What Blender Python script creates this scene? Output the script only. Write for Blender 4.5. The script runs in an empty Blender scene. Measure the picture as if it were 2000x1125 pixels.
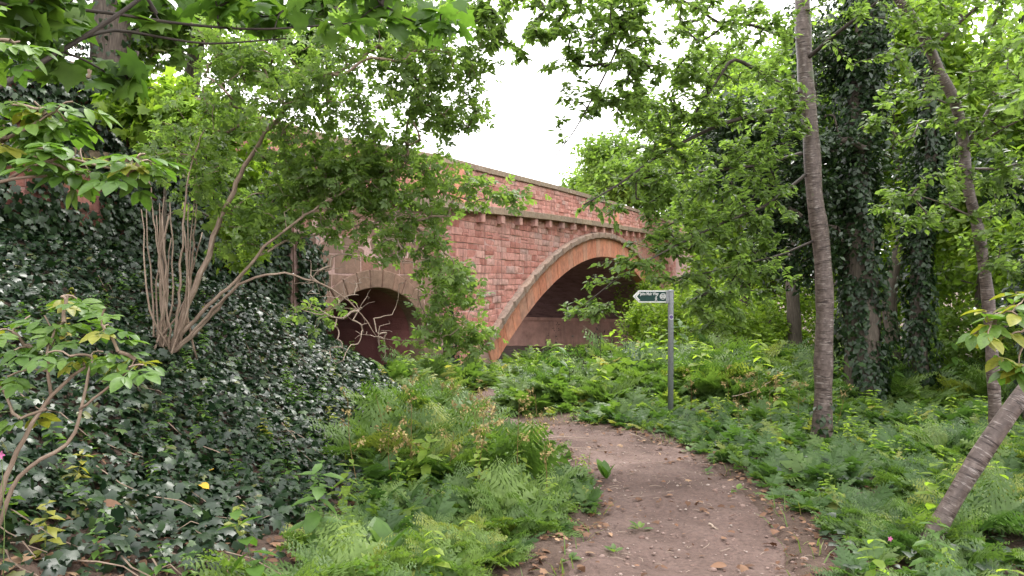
import bpy, math, random
import numpy as np
from mathutils import Matrix, Vector

# ------------------------------------------------------------------ camera, sky, sun, exposure
sc = bpy.context.scene
COL = sc.collection
F = 1428.0                       # focal length in pixels of a 2000 px wide picture
PITCH = -math.atan(17.5 / F)
CAM = np.array([0.0, 0.0, 1.6])
cd = bpy.data.cameras.new('camera'); cam = bpy.data.objects.new('camera', cd); COL.objects.link(cam)
cd.sensor_width = 36.0; cd.lens = 36.0 * F / 2000.0; cd.clip_start = 0.05; cd.clip_end = 600
cam.location = CAM; cam.rotation_euler = (math.radians(90) + PITCH, 0, 0)
sc.camera = cam

SUN_EL, SUN_AZ = math.radians(60), math.radians(28)      # azimuth from +Y clockwise
w = bpy.data.worlds.new('World'); sc.world = w; w.use_nodes = True
nt = w.node_tree; bg = nt.nodes['Background']
sky = nt.nodes.new('ShaderNodeTexSky'); sky.sky_type = 'NISHITA'; sky.sun_disc = False
sky.sun_elevation = SUN_EL; sky.sun_rotation = SUN_AZ; sky.air_density = 1.0; sky.dust_density = 3.0
hs = nt.nodes.new('ShaderNodeHueSaturation'); hs.inputs['Saturation'].default_value = 0.12
mx = nt.nodes.new('ShaderNodeMix'); mx.data_type = 'RGBA'; mx.inputs[0].default_value = 0.8
mx.inputs[7].default_value = (11.3, 11.1, 11.1, 1)        # thin bright cloud in front of the blue
nt.links.new(sky.outputs[0], hs.inputs['Color']); nt.links.new(hs.outputs[0], mx.inputs[6])
nt.links.new(mx.outputs[2], bg.inputs[0]); bg.inputs[1].default_value = 0.12
sl = bpy.data.lights.new('sun', 'SUN'); sl.energy = 1.5; sl.angle = math.radians(22); sl.color = (1, 0.96, 0.9)
so = bpy.data.objects.new('sun', sl); COL.objects.link(so)
sd = Vector((math.sin(SUN_AZ) * math.cos(SUN_EL), math.cos(SUN_AZ) * math.cos(SUN_EL), math.sin(SUN_EL)))
so.rotation_euler = sd.to_track_quat('Z', 'Y').to_euler(); so.location = (6, 12, 20)
sc.view_settings.view_transform = 'Standard'; sc.view_settings.look = 'None'
sc.view_settings.exposure = 1.72; sc.view_settings.gamma = 1.0
sc.cycles.max_bounces = 7; sc.cycles.diffuse_bounces = 4; sc.cycles.glossy_bounces = 2
sc.cycles.transmission_bounces = 4; sc.cycles.caustics_reflective = False; sc.cycles.caustics_refractive = False

# ------------------------------------------------------------------ helpers
def at(x, y, Y):
    """point that stands at forward distance Y and is seen at pixel (x, y) of the 2000 px picture"""
    dx, dz = (x - 1000) / F, (562.5 - y) / F
    c, s = math.cos(PITCH), math.sin(PITCH)
    v = np.array([dx, c - s * dz, s + c * dz])
    return CAM + v / v[1] * Y

def nrm(v):
    return v / np.maximum(np.linalg.norm(v, axis=-1, keepdims=True), 1e-9)

def mesh_np(name, V, Fc, attrs=None, smooth=False):
    """V (n,3); Fc: one array (m,k) or a list of such arrays"""
    if not isinstance(Fc, list): Fc = [Fc]
    Fc = [np.asarray(f, dtype=np.int32) for f in Fc if len(f)]
    me = bpy.data.meshes.new(name)
    V = np.asarray(V, dtype=np.float32)
    me.vertices.add(len(V)); me.vertices.foreach_set('co', V.ravel())
    nl = sum(f.size for f in Fc); npoly = sum(len(f) for f in Fc)
    me.loops.add(nl); me.polygons.add(npoly)
    me.loops.foreach_set('vertex_index', np.concatenate([f.ravel() for f in Fc]))
    sizes = np.concatenate([np.full(len(f), f.shape[1], dtype=np.int32) for f in Fc])
    starts = np.concatenate([[0], np.cumsum(sizes)[:-1]]).astype(np.int32)
    me.polygons.foreach_set('loop_start', starts)
    if smooth: me.polygons.foreach_set('use_smooth', np.ones(npoly, dtype=bool))
    for k, a in (attrs or {}).items():
        a = np.asarray(a, dtype=np.float32)
        if a.ndim == 1:
            at_ = me.attributes.new(k, 'FLOAT', 'POINT'); at_.data.foreach_set('value', a)
        else:
            at_ = me.attributes.new(k, 'FLOAT_VECTOR', 'POINT'); at_.data.foreach_set('vector', a.ravel())
    me.update(calc_edges=True); me.validate()
    return me

def link(name, me, mat=None, parent=None):
    o = bpy.data.objects.new(name, me); COL.objects.link(o)
    if mat is not None and me is not None and not me.materials: me.materials.append(mat)
    if parent is not None: o.parent = parent
    return o

def tag(o, label=None, cat=None, group=None, kind=None):
    if label: o['label'] = label
    if cat: o['category'] = cat
    if group: o['group'] = group
    if kind: o['kind'] = kind
    return o

def thing(name, loc, label, cat, group=None):
    o = bpy.data.objects.new(name, None); COL.objects.link(o); o.location = tuple(loc)
    o.empty_display_size = 0.2
    return tag(o, label, cat, group)

class MB:
    """collects triangles / quads with attributes"""
    def __init__(s): s.V, s.F3, s.F4, s.n, s.A, s.T = [], [], [], 0, [], []
    def add(s, V, F3=None, F4=None, rnd=None, tc=None):
        V = np.asarray(V, dtype=np.float64); n = len(V)
        if F3 is not None and len(F3): s.F3.append(np.asarray(F3) + s.n)
        if F4 is not None and len(F4): s.F4.append(np.asarray(F4) + s.n)
        s.V.append(V); s.n += n
        s.A.append(np.zeros(n) if rnd is None else (np.full(n, rnd) if np.isscalar(rnd) else rnd))
        s.T.append(V if tc is None else tc)
    def box(s, x0, x1, y0, y1, z0, z1, rnd=0.5):
        V = [(x0,y0,z0),(x1,y0,z0),(x1,y1,z0),(x0,y1,z0),(x0,y0,z1),(x1,y0,z1),(x1,y1,z1),(x0,y1,z1)]
        s.add(V, F4=[(0,3,2,1),(4,5,6,7),(0,1,5,4),(1,2,6,5),(2,3,7,6),(3,0,4,7)], rnd=rnd)
    def tube(s, P, R, k=6, cap=True):
        P = np.asarray(P, float); R = np.asarray(R, float); m = len(P)
        if m < 2: return
        T = nrm(np.gradient(P, axis=0))
        ref = np.array([0, 0, 1.0]) if abs(T[0][2]) < 0.9 else np.array([1.0, 0, 0])
        ang = np.arange(k) * 2 * math.pi / k
        V = np.zeros((m, k, 3)); L = np.concatenate([[0], np.cumsum(np.linalg.norm(np.diff(P, axis=0), axis=1))])
        a = nrm(np.cross(T[0], ref)); tc = np.zeros((m, k, 3))
        for i in range(m):
            a = a - T[i] * np.dot(a, T[i]); a = a / max(np.linalg.norm(a), 1e-9); b = np.cross(T[i], a)
            V[i] = P[i] + R[i] * (np.cos(ang)[:, None] * a + np.sin(ang)[:, None] * b)
            tc[i, :, 0] = np.cos(ang) * R[0]; tc[i, :, 1] = np.sin(ang) * R[0]; tc[i, :, 2] = L[i]
        F4 = []
        for i in range(m - 1):
            for j in range(k):
                j2 = (j + 1) % k
                F4.append((i*k+j, i*k+j2, (i+1)*k+j2, (i+1)*k+j))
        V = V.reshape(-1, 3); tc = tc.reshape(-1, 3); F3 = []
        if cap:
            V = np.vstack([V, P[-1], P[0]]); tc = np.vstack([tc, tc[-1], tc[0]])
            F3 = [((m-1)*k+j, (m-1)*k+(j+1) % k, m*k) for j in range(k)] + [((j+1) % k, j, m*k+1) for j in range(k)]
        s.add(V, F3=F3, F4=F4, tc=tc)
    def mesh(s, name, off=(0, 0, 0), smooth=False):
        V = np.vstack(s.V) - np.asarray(off)
        fs = []
        if s.F3: fs.append(np.vstack(s.F3))
        if s.F4: fs.append(np.vstack(s.F4))
        me = mesh_np(name, V, fs, {'rnd': np.concatenate(s.A), 'tc': np.vstack(s.T)}, smooth)
        if not smooth: me.polygons.foreach_set('use_smooth', np.zeros(len(me.polygons), dtype=bool)); me.update()   # crisp block edges
        return me

def orient(d, n):
    y = nrm(d); x = nrm(np.cross(y, n)); z = np.cross(x, y)
    return np.stack([x, y, z], axis=-1)          # columns

def scatter(T, Fc, pos, B, size, rnd):
    """merge copies of a template: returns V, F, per-vertex rnd"""
    T = np.asarray(T, float); Fc = np.asarray(Fc)
    n, k = len(pos), len(T)
    size = np.broadcast_to(np.asarray(size, float), (n,))
    V = np.einsum('nij,kj->nki', B, T) * size[:, None, None] + pos[:, None, :]
    Fa = (Fc[None] + (np.arange(n) * k)[:, None, None]).reshape(-1, Fc.shape[1])
    return V.reshape(-1, 3), Fa, np.repeat(rnd, k)

# ---- leaf templates: base at origin, along +Y, upper side +Z
def ovate(widths, ts, fold=0.25, arch=0.18):
    V = [(0, 0, 0)]; Fc = []
    for t, wd in zip(ts, widths):
        z = -arch * t * t
        V += [(-wd, t, z + fold * wd), (0, t, z), (wd, t, z + fold * wd)]
    V.append((0, 1, -arch)); m = len(ts)
    Fc += [(0, 2, 1), (0, 3, 2)]
    for i in range(m - 1):
        a, b = 1 + 3*i, 4 + 3*i
        Fc += [(a, a+1, b+1), (a, b+1, b), (a+1, a+2, b+2), (a+1, b+2, b+1)]
    a = 1 + 3*(m-1); e = len(V) - 1
    Fc += [(a, a+1, e), (a+1, a+2, e)]
    return np.array(V), np.array(Fc)
LEAF_HI = ovate([0.13, 0.24, 0.27, 0.2, 0.09], [0.1, 0.27, 0.5, 0.74, 0.9])
LEAF_MD = ovate([0.25, 0.2], [0.33, 0.7])
LEAF_LO = (np.array([(0, 0, 0), (-0.28, 0.5, 0.08), (0, 1, -0.12), (0.28, 0.5, 0.08)]), np.array([(0, 2, 1), (0, 3, 2)]))
def fan(out, zs, c=(0, 0.42, 0.02)):
    V = [c] + [(x, y, z) for (x, y), z in zip(out, zs)]
    k = len(out)
    return np.array(V), np.array([(0, 1 + i, 1 + (i + 1) % k) for i in range(k)])
_iv = [(0, 0.08), (0.3, -0.06), (0.5, 0.2), (0.34, 0.42), (0.4, 0.62), (0.16, 0.66), (0, 1.0), (-0.16, 0.66), (-0.4, 0.62), (-0.34, 0.42), (-0.5, 0.2), (-0.3, -0.06)]
IVY = fan(_iv, [0, -.03, -.1, -.02, -.08, -.02, -.14, -.02, -.08, -.02, -.1, -.03])
_iv2 = [(0, 0.02), (0.42, 0.08), (0.3, 0.5), (0, 1.0), (-0.3, 0.5), (-0.42, 0.08)]
IVY_LO = fan(_iv2, [0, -.08, -.02, -.12, -.02, -.08])
_mp = [(0, 0.0), (0.22, -0.1), (0.52, 0.02), (0.36, 0.2), (0.66, 0.44), (0.38, 0.46), (0.3, 0.62), (0.14, 0.7), (0, 1.0),
       (-0.14, 0.7), (-0.3, 0.62), (-0.38, 0.46), (-0.66, 0.44), (-0.36, 0.2), (-0.52, 0.02), (-0.22, -0.1)]
MAPLE = fan(_mp, [0, -.02, -.08, -.01, -.1, -.03, -.05, -.02, -.14, -.02, -.05, -.03, -.1, -.01, -.08, -.02], (0, 0.3, 0.02))

def merge_t(parts):
    V, Fc, n = [], [], 0
    for v, f in parts:
        V.append(v); Fc.append(np.asarray(f) + n); n += len(v)
    return np.vstack(V), np.vstack(Fc)
def xf(T, loc, ang, sc_, tilt=0.0, roll=0.0):
    v, f = T
    M = Matrix.Translation(loc) @ Matrix.Rotation(ang, 4, 'Z') @ Matrix.Rotation(tilt, 4, 'X') @ Matrix.Rotation(roll, 4, 'Y') @ Matrix.Scale(sc_, 4)
    M = np.array(M)
    return v @ M[:3, :3].T + M[:3, 3], f
def strip(p, q, wd):
    p, q = np.array(p, float), np.array(q, float); s = np.cross(q - p, (0, 0, 1)); s = s / np.linalg.norm(s) * wd
    return np.vstack([p - s, p + s, q + s * .6, q - s * .6]), np.array([(0, 1, 2), (0, 2, 3)])
def compound(hi, nl=5, seed=0):
    """pinnate leaf of elder: leaf stalk, pairs of leaflets and an end leaflet; about 1 unit long"""
    r = random.Random(seed); P = [strip((0, 0, 0), (0, .55, -.02), .012)]
    base = LEAF_HI if hi else LEAF_MD
    for i in range((nl - 1) // 2):
        t = 0.26 + 0.28 * i
        for sgn in (-1, 1):
            P.append(xf(base, (0, t, -.02), sgn * -math.radians(62 - 8*i + r.uniform(-10, 10)), .46 * r.uniform(.85, 1.1), r.uniform(-.35, .05), r.uniform(-.3, .3)))
    P.append(xf(base, (0, .55, -.02), r.uniform(-.1, .1), .55, r.uniform(-.3, 0)))
    return merge_t(P)
COMP_HI = [compound(True, 5, i) for i in range(4)]
COMP_LO = [compound(False, 5, i) for i in range(2)]

def frond(npair, sub, seed, hi=True):
    """feathery twice-divided leaf, 1 unit long, arching"""
    r = random.Random(seed); P = []
    arch = r.uniform(.25, .5)
    z = lambda t: -arch * t * t
    for i in range(5):
        P.append(strip((0, i / 5, z(i / 5)), (0, (i + 1) / 5, z((i + 1) / 5)), .008 * (1 - .12 * i)))
    for i in range(npair):
        t = 0.26 + 0.72 * i / npair
        L0_ = 0.46 * (1 - (i / npair)) ** 0.85 + .05
        for sgn in (-1, 1):
            ang = -sgn * math.radians(58 + r.uniform(-9, 9) - 12 * i / npair); droop = r.uniform(-.45, -.05)
            V, Fc = [], []; L = L0_ * r.uniform(.72, 1.15)
            if hi:
                ns = max(3, int(sub * L / .46) + 2)
                for j in range(ns):
                    u_ = (j + .4) / ns; lw = .30 * (1 - u_) ** .7 + .07
                    for q in (-1, 1):
                        k = len(V); jj = r.uniform(.7, 1.25); V += [(0, u_ - .06 * jj, 0), (q * lw * jj, u_ + .1 + r.uniform(-.06, .05), r.uniform(-.12, .06)), (0, u_ + .085 * jj, 0)]
                        Fc.append((k, k + 1, k + 2) if q > 0 else (k, k + 2, k + 1))
                k = len(V); V += [(-.04, .85, 0), (.04, .85, 0), (0, 1.06, 0)]; Fc.append((k, k + 1, k + 2))
            else:
                for q in (-1, 1):
                    k = len(V); V += [(0, 0, 0), (q * .26, .3, -.03), (q * .08, .45, 0), (q * .18, .62, -.03), (0, 1, 0)]
                    Fc += [(k, k+1, k+2), (k, k+2, k+4), (k+2, k+3, k+4)]
            P.append(xf((np.array(V), np.array(Fc)), (0, t, z(t)), ang, L, droop - arch * t))
    return merge_t(P)
FROND_HI = [frond(8, 6, i) for i in range(6)]
def leafy(seed, lo=True):
    """upright leafy weed, 1 unit tall along +Z"""
    r = random.Random(seed); P = []; lean = r.uniform(-.15, .15)
    a = np.array([(-.006, 0, 0), (.006, 0, 0), (lean, 0, 1.0)]); P += [(a, np.array([(0, 1, 2)])), (a[:, [1, 0, 2]], np.array([(0, 1, 2)]))]
    for i in range(7):
        t = .2 + .8 * i / 7
        for sg in (0, math.pi): P.append(xf(LEAF_LO if lo else LEAF_MD, (lean * t, 0, t), i * 1.57 + sg + r.uniform(-.4, .4), .3 * (1.15 - .75 * t) * r.uniform(.8, 1.2) + .04, r.uniform(-.5, .25)))
    return merge_t(P)
LEAFY = [leafy(i) for i in range(4)]; LEAFY_HI = [leafy(i, False) for i in range(4)]
FROND_LO = [frond(7, 4, 20 + i, False) for i in range(3)]

# ------------------------------------------------------------------ materials
def mat_new(name):
    m = bpy.data.materials.new(name); m.use_nodes = True
    return m, m.node_tree, m.node_tree.nodes['Principled BSDF']
def N(t, typ, **kw):
    n = t.nodes.new(typ)
    for k, v in kw.items(): setattr(n, k, v)
    return n
def ramp(t, fac, stops):
    r = N(t, 'ShaderNodeValToRGB'); e = r.color_ramp.elements
    while len(e) < len(stops): e.new(0.5)
    for el, (p, c) in zip(e, stops): el.position = p; el.color = (*c, 1)
    if fac is not None: t.links.new(fac, r.inputs[0])
    return r
def noise(t, scale, detail=4, vec=None, rough=.55, stretch=None):
    n = N(t, 'ShaderNodeTexNoise'); n.inputs['Scale'].default_value = scale; n.inputs['Detail'].default_value = detail
    n.inputs['Roughness'].default_value = rough
    if vec is None:
        tcn = N(t, 'ShaderNodeTexCoord'); vec = tcn.outputs['Object']
    if stretch:
        mp = N(t, 'ShaderNodeMapping'); mp.inputs['Scale'].default_value = stretch
        t.links.new(vec, mp.inputs['Vector']); vec = mp.outputs[0]
    t.links.new(vec, n.inputs['Vector'])
    return n
def mixc(t, a, b, fac, typ='MIX'):
    m = N(t, 'ShaderNodeMix', data_type='RGBA', blend_type=typ)
    for i, v in ((0, fac), (6, a), (7, b)):
        if hasattr(v, 'links') or hasattr(v, 'is_linked'): t.links.new(v, m.inputs[i])
        elif isinstance(v, (int, float)): m.inputs[i].default_value = v
        else: m.inputs[i].default_value = (*v, 1)
    return m.outputs[2]
def bump(t, bsdf, h, strength, dist=.02):
    b = N(t, 'ShaderNodeBump'); b.inputs['Strength'].default_value = strength; b.inputs['Distance'].default_value = dist
    t.links.new(h, b.inputs['Height']); t.links.new(b.outputs[0], bsdf.inputs['Normal'])

def leaf_mat(name, stops, transl=.4, rough=.45, spec=.4, tcol=None):
    m, t, b = mat_new(name)
    a = N(t, 'ShaderNodeAttribute', attribute_name='rnd')
    r = ramp(t, a.outputs['Fac'], stops)
    n = noise(t, 9, 3)
    rr = ramp(t, n.outputs['Fac'], [(.3, (.72, .74, .7)), (.7, (1.15, 1.12, 1.1))])
    c = mixc(t, r.outputs[0], rr.outputs[0], 1.0, 'MULTIPLY')
    t.links.new(c, b.inputs['Base Color']); b.inputs['Roughness'].default_value = rough
    b.inputs['Specular IOR Level'].default_value = spec
    tr = N(t, 'ShaderNodeBsdfTranslucent')
    tm = mixc(t, c, tcol or (1.55, 1.65, .85), 1.0, 'MULTIPLY'); t.links.new(tm, tr.inputs[0])
    ms = N(t, 'ShaderNodeMixShader'); ms.inputs[0].default_value = transl
    t.links.new(b.outputs[0], ms.inputs[1]); t.links.new(tr.outputs[0], ms.inputs[2])
    t.links.new(ms.outputs[0], t.nodes['Material Output'].inputs[0])
    return m
M = {}
M['elder_near'] = leaf_mat('elder_leaf_near', [(0, (.06, .13, .022)), (.5, (.085, .17, .03)), (.86, (.12, .21, .035)), (.95, (.25, .26, .04)), (1, (.3, .26, .05))], .38, .42)
M['elder'] = leaf_mat('elder_leaf', [(0, (.1, .16, .05)), (.5, (.145, .225, .065)), (1, (.21, .3, .08))], .58, .42)
M['cherry'] = leaf_mat('cherry_leaf', [(0, (.11, .175, .055)), (.5, (.155, .235, .075)), (1, (.21, .3, .09))], .6, .4)
M['maple'] = leaf_mat('maple_leaf', [(0, (.05, .1, .025)), (.5, (.08, .16, .03)), (1, (.13, .22, .04))], .5, .4)
M['wood'] = leaf_mat('woodland_leaf', [(0, (.09, .15, .035)), (.5, (.135, .22, .045)), (1, (.2, .29, .06))], .55, .5)
M['bright'] = leaf_mat('yellow_green_leaf', [(0, (.13, .21, .035)), (.5, (.19, .29, .045)), (1, (.27, .36, .06))], .6, .5)  # lighter, yellower green than the woodland leaves
M['dark'] = leaf_mat('dark_evergreen_leaf', [(0, (.012, .028, .012)), (.6, (.025, .05, .018)), (1, (.045, .085, .025))], .2, .32, .5)
M['ivy'] = leaf_mat('ivy_leaf', [(0, (.006, .018, .009)), (.55, (.012, .032, .012)), (.85, (.024, .055, .016)), (.97, (.055, .1, .03)), (1, (.1, .11, .035))], .16, .36, .45)
M['ivy_tree'] = leaf_mat('tree_ivy_leaf', [(0, (.01, .024, .01)), (.6, (.02, .045, .016)), (1, (.04, .08, .024))], .18, .38, .4)
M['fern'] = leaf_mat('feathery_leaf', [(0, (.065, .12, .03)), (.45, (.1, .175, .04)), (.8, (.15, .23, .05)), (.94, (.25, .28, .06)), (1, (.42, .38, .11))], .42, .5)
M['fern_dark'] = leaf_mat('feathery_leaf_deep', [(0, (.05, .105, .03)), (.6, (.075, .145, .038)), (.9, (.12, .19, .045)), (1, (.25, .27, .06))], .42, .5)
M['grass'] = leaf_mat('grass_blade', [(0, (.08, .14, .03)), (.7, (.13, .2, .045)), (1, (.28, .26, .1))], .4, .5)
M['litter'] = leaf_mat('dead_leaf', [(0, (.07, .035, .022)), (.5, (.15, .08, .05)), (.85, (.24, .14, .09)), (1, (.33, .22, .14))], .15, .7, .2, (1.2, 1, .8))
M['yellow'] = leaf_mat('yellow_leaf', [(0, (.6, .36, .03)), (1, (.65, .42, .05))], .25, .5, .3, (1, 1, 1))
M['dry'] = leaf_mat('dry_stalk', [(0, (.2, .14, .06)), (.5, (.34, .26, .12)), (1, (.5, .43, .2))], .2, .7, .2, (1.1, 1, .8))
M['pink'] = leaf_mat('pink_petal', [(0, (.6, .12, .35)), (1, (.7, .25, .48))], .3, .5, .3, (1, 1, 1))
M['seed'] = leaf_mat('seed_head', [(0, (.012, .008, .006)), (1, (.03, .02, .012))], .05, .7, .2, (1, 1, 1))

def bark(name, c0, c1, c2, ringed=False, rough=.75):
    m, t, b = mat_new(name)
    a = N(t, 'ShaderNodeAttribute', attribute_name='tc')
    n1 = noise(t, 14 if ringed else 22, 6, a.outputs['Vector'], .6, (1, 1, .25) if not ringed else (1, 1, 1.0))
    r = ramp(t, n1.outputs['Fac'], [(.28, c0), (.52, c1), (.75, c2)])
    col = r.outputs[0]; h = n1.outputs['Fac']
    if ringed:
        n2 = noise(t, 4.5, 5, a.outputs['Vector'], .6, (1, 1, 11)); n3 = noise(t, 3.2, 3, a.outputs['Vector'])
        r2 = ramp(t, n2.outputs['Fac'], [(.55, (0, 0, 0)), (.64, (1, 1, 1))])
        col = mixc(t, col, (.028, .018, .016), r2.outputs[0])
        n4 = noise(t, 6, 5, a.outputs['Vector'], .6, (1, 1, 9)); r4 = ramp(t, n4.outputs['Fac'], [(.58, (0, 0, 0)), (.66, (.6, .6, .6))])
        col = mixc(t, col, (.36, .32, .3), r4.outputs[0])
        r3 = ramp(t, n3.outputs['Fac'], [(.63, (0, 0, 0)), (.7, (.7, .7, .7))]); col = mixc(t, col, (.1, .14, .07), r3.outputs[0])
        h = r2.outputs[0]
        bump(t, b, h, -.6, .008)
    else:
        bump(t, b, h, .8, .02)
    t.links.new(col, b.inputs['Base Color']); b.inputs['Roughness'].default_value = rough
    b.inputs['Specular IOR Level'].default_value = .3
    return m
M['cherry_bark'] = bark('cherry_bark', (.06, .044, .04), (.11, .083, .074), (.19, .15, .135), True, .45)
M['grey_bark'] = bark('grey_bark', (.045, .036, .03), (.09, .072, .058), (.15, .125, .1))
M['elder_bark'] = bark('elder_bark', (.13, .09, .065), (.25, .185, .14), (.38, .3, .235))
M['dead_twig'] = bark('dead_twig', (.18, .13, .1), (.32, .25, .2), (.45, .37, .3))
M['dark_twig'] = bark('dark_twig', (.025, .02, .018), (.045, .036, .03), (.08, .062, .05))
M['green_stem'] = bark('green_stem', (.07, .11, .03), (.11, .16, .045), (.17, .2, .07))

def stone_mat(name, stops, streak=0.0, lichen=0.0, scale=9.0, dark=(.05, .035, .033), bumpd=.012):
    m, t, b = mat_new(name)
    a = N(t, 'ShaderNodeAttribute', attribute_name='rnd')
    r = ramp(t, a.outputs['Fac'], stops)
    n = noise(t, scale, 8, rough=.65); rr = ramp(t, n.outputs['Fac'], [(.25, (.62, .6, .6)), (.55, (1, 1, 1)), (.8, (1.25, 1.22, 1.2))])
    col = mixc(t, r.outputs[0], rr.outputs[0], 1.0, 'MULTIPLY')
    n2 = noise(t, .7, 5, rough=.6); r2 = ramp(t, n2.outputs['Fac'], [(.5, (0, 0, 0)), (.78, (.5, .5, .5))])
    col = mixc(t, col, (.24, .16, .14), r2.outputs[0])
    if streak:
        n3 = noise(t, 2.2, 6, rough=.6, stretch=(2.2, 1, .12)); r3 = ramp(t, n3.outputs['Fac'], [(.5, (0, 0, 0)), (.72, (streak,) * 3)])
        col = mixc(t, col, dark, r3.outputs[0])
    if lichen:
        n4 = noise(t, 11, 6, rough=.7); r4 = ramp(t, n4.outputs['Fac'], [(.56, (0, 0, 0)), (.64, (lichen,) * 3)])
        col = mixc(t, col, (.42, .4, .35), r4.outputs[0])
    t.links.new(col, b.inputs['Base Color']); b.inputs['Roughness'].default_value = .9
    b.inputs['Specular IOR Level'].default_value = .15
    nb = noise(t, 26, 8, rough=.7); bump(t, b, nb.outputs['Fac'], .9, bumpd)
    return m
RED = [(0, (.42, .17, .14)), (.3, (.54, .245, .205)), (.55, (.6, .3, .26)), (.8, (.63, .36, .315)), (1, (.52, .33, .3))]
M['stone'] = stone_mat('red_sandstone', RED, .5, .12)
M['mortar'] = stone_mat('mortar', [(0, (.54, .36, .33)), (1, (.54, .36, .33))])
M['ring'] = stone_mat('orange_sandstone', [(0, (.6, .235, .15)), (.5, (.68, .3, .2)), (1, (.6, .32, .235))], .42, 0, 5, (.17, .085, .07), .005)
M['hood'] = stone_mat('weathered_moulding', [(0, (.27, .2, .165)), (1, (.33, .23, .18))], .2, .5)
M['coping'] = stone_mat('weathered_coping', [(0, (.26, .2, .15)), (1, (.32, .24, .17))], .2, .6)
M['tan'] = stone_mat('tan_sandstone', [(0, (.2, .135, .1)), (.5, (.24, .155, .115)), (.8, (.3, .165, .125)), (1, (.33, .16, .125))], .45)
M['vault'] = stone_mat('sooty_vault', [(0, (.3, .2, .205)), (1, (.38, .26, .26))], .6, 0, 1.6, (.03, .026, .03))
M['abut'] = stone_mat('stained_abutment', [(0, (.46, .27, .22)), (1, (.54, .33, .27))], .5, 0, 2.0, (.09, .065, .06))
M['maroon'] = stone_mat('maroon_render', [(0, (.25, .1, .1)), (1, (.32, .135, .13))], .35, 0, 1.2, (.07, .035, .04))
M['soot'] = stone_mat('black_stain', [(0, (.015, .014, .014)), (1, (.03, .025, .025))], 0, 0, 3)

def ground_mat(name, stops, gritty):
    m, t, b = mat_new(name)
    n1 = noise(t, 1.3, 6, rough=.6); n2 = noise(t, 28, 8, rough=.7)
    r = ramp(t, n1.outputs['Fac'], stops)
    r2 = ramp(t, n2.outputs['Fac'], [(.28, (.55, .55, .55)), (.5, (1, 1, 1)), (.75, (1.35, 1.32, 1.3))])
    col = mixc(t, r.outputs[0], r2.outputs[0], 1, 'MULTIPLY')
    v = N(t, 'ShaderNodeTexVoronoi'); v.inputs['Scale'].default_value = gritty
    tcn = N(t, 'ShaderNodeTexCoord'); t.links.new(tcn.outputs['Object'], v.inputs['Vector'])
    r3 = ramp(t, v.outputs['Distance'], [(.0, (.5, .5, .5)), (.14, (0, 0, 0))])
    col = mixc(t, col, (.2, .14, .12), r3.outputs[0])
    t.links.new(col, b.inputs['Base Color']); b.inputs['Roughness'].default_value = .85; b.inputs['Specular IOR Level'].default_value = .2
    bump(t, b, n2.outputs['Fac'], .9, .03)
    return m
M['path'] = ground_mat('trodden_earth', [(.3, (.075, .049, .042)), (.45, (.118, .079, .068)), (.55, (.138, .094, .082)), (.72, (.19, .135, .118))], 34)
M['soil'] = ground_mat('woodland_soil', [(.3, (.05, .034, .026)), (.5, (.085, .056, .044)), (.7, (.13, .09, .072))], 24)
def plain(name, col, rough=.5, metal=0.0, var=.15):
    m, t, b = mat_new(name)
    n = noise(t, 25, 5); r = ramp(t, n.outputs['Fac'], [(.3, tuple(c * (1 - var) for c in col)), (.7, tuple(min(1, c * (1 + var)) for c in col))])
    t.links.new(r.outputs[0], b.inputs['Base Color']); b.inputs['Roughness'].default_value = rough; b.inputs['Metallic'].default_value = metal
    return m
M['galv'] = plain('galvanised_steel', (.3, .31, .34), .45, .35)
M['green_paint'] = plain('green_sign_paint', (.004, .042, .036), .65)
M['white_paint'] = plain('white_sign_paint', (.75, .75, .75), .5, 0, .05)
M['sticker_w'] = plain('sticker_white', (.7, .68, .72), .5, 0, .05)
M['sticker_p'] = plain('sticker_purple', (.1, .06, .22), .5)
M['pebble'] = stone_mat('pebble_stone', [(0, (.16, .1, .085)), (.6, (.26, .19, .165)), (1, (.4, .34, .3))])

# ------------------------------------------------------------------ terrain
TH = math.atan(587 / F); U = np.array([math.sin(TH), math.cos(TH)]); NV = np.array([-U[1], U[0]]); WA = np.array([-.6, 21.4])
def W(s, d=0.0):                       # point on the ground plan: s along the bridge face, d out from it towards the path
    return WA + U * s - NV * d
PATH = np.array([(.05, -4), (.35, 0), (.8, 3), (1.05, 4.6), (1.5, 6.2), (1.62, 7.9), (1.32, 9.55), (.75, 10.8), (-.2, 12.0), (-.9, 13.6), (-.6, 16), (1.5, 21), (4, 26)])
def path_pts(n=260):
    d = np.concatenate([[0], np.cumsum(np.linalg.norm(np.diff(PATH, axis=0), axis=1))])
    t = np.linspace(0, d[-1], n)
    P = np.stack([np.interp(t, d, PATH[:, 0]), np.interp(t, d, PATH[:, 1])], 1)
    for _ in range(30): P[1:-1] = (P[:-2] + 2 * P[1:-1] + P[2:]) / 4
    return P
PP = path_pts()
CT = [(0, 0, 0), (0, -6, .3), (-5, -5, 1.3), (-10, 0, 2.6), (6, 0, 0), (12, -6, .2)]
CT += [(x, y, -.06 * y) for x, y in PATH[2:11]]
for s, h in ((-20, 2.6), (-14, 2.12), (-12.5, 1.95), (-11, 1.6), (-9.2, 1.1), (-8.2, .45), (-7, -.05), (-4.5, -.75), (-1, -1.15), (3, -1.4), (10, -1.8), (22, -2.5)):
    p = W(s, .1); CT.append((p[0], p[1], h))
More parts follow.
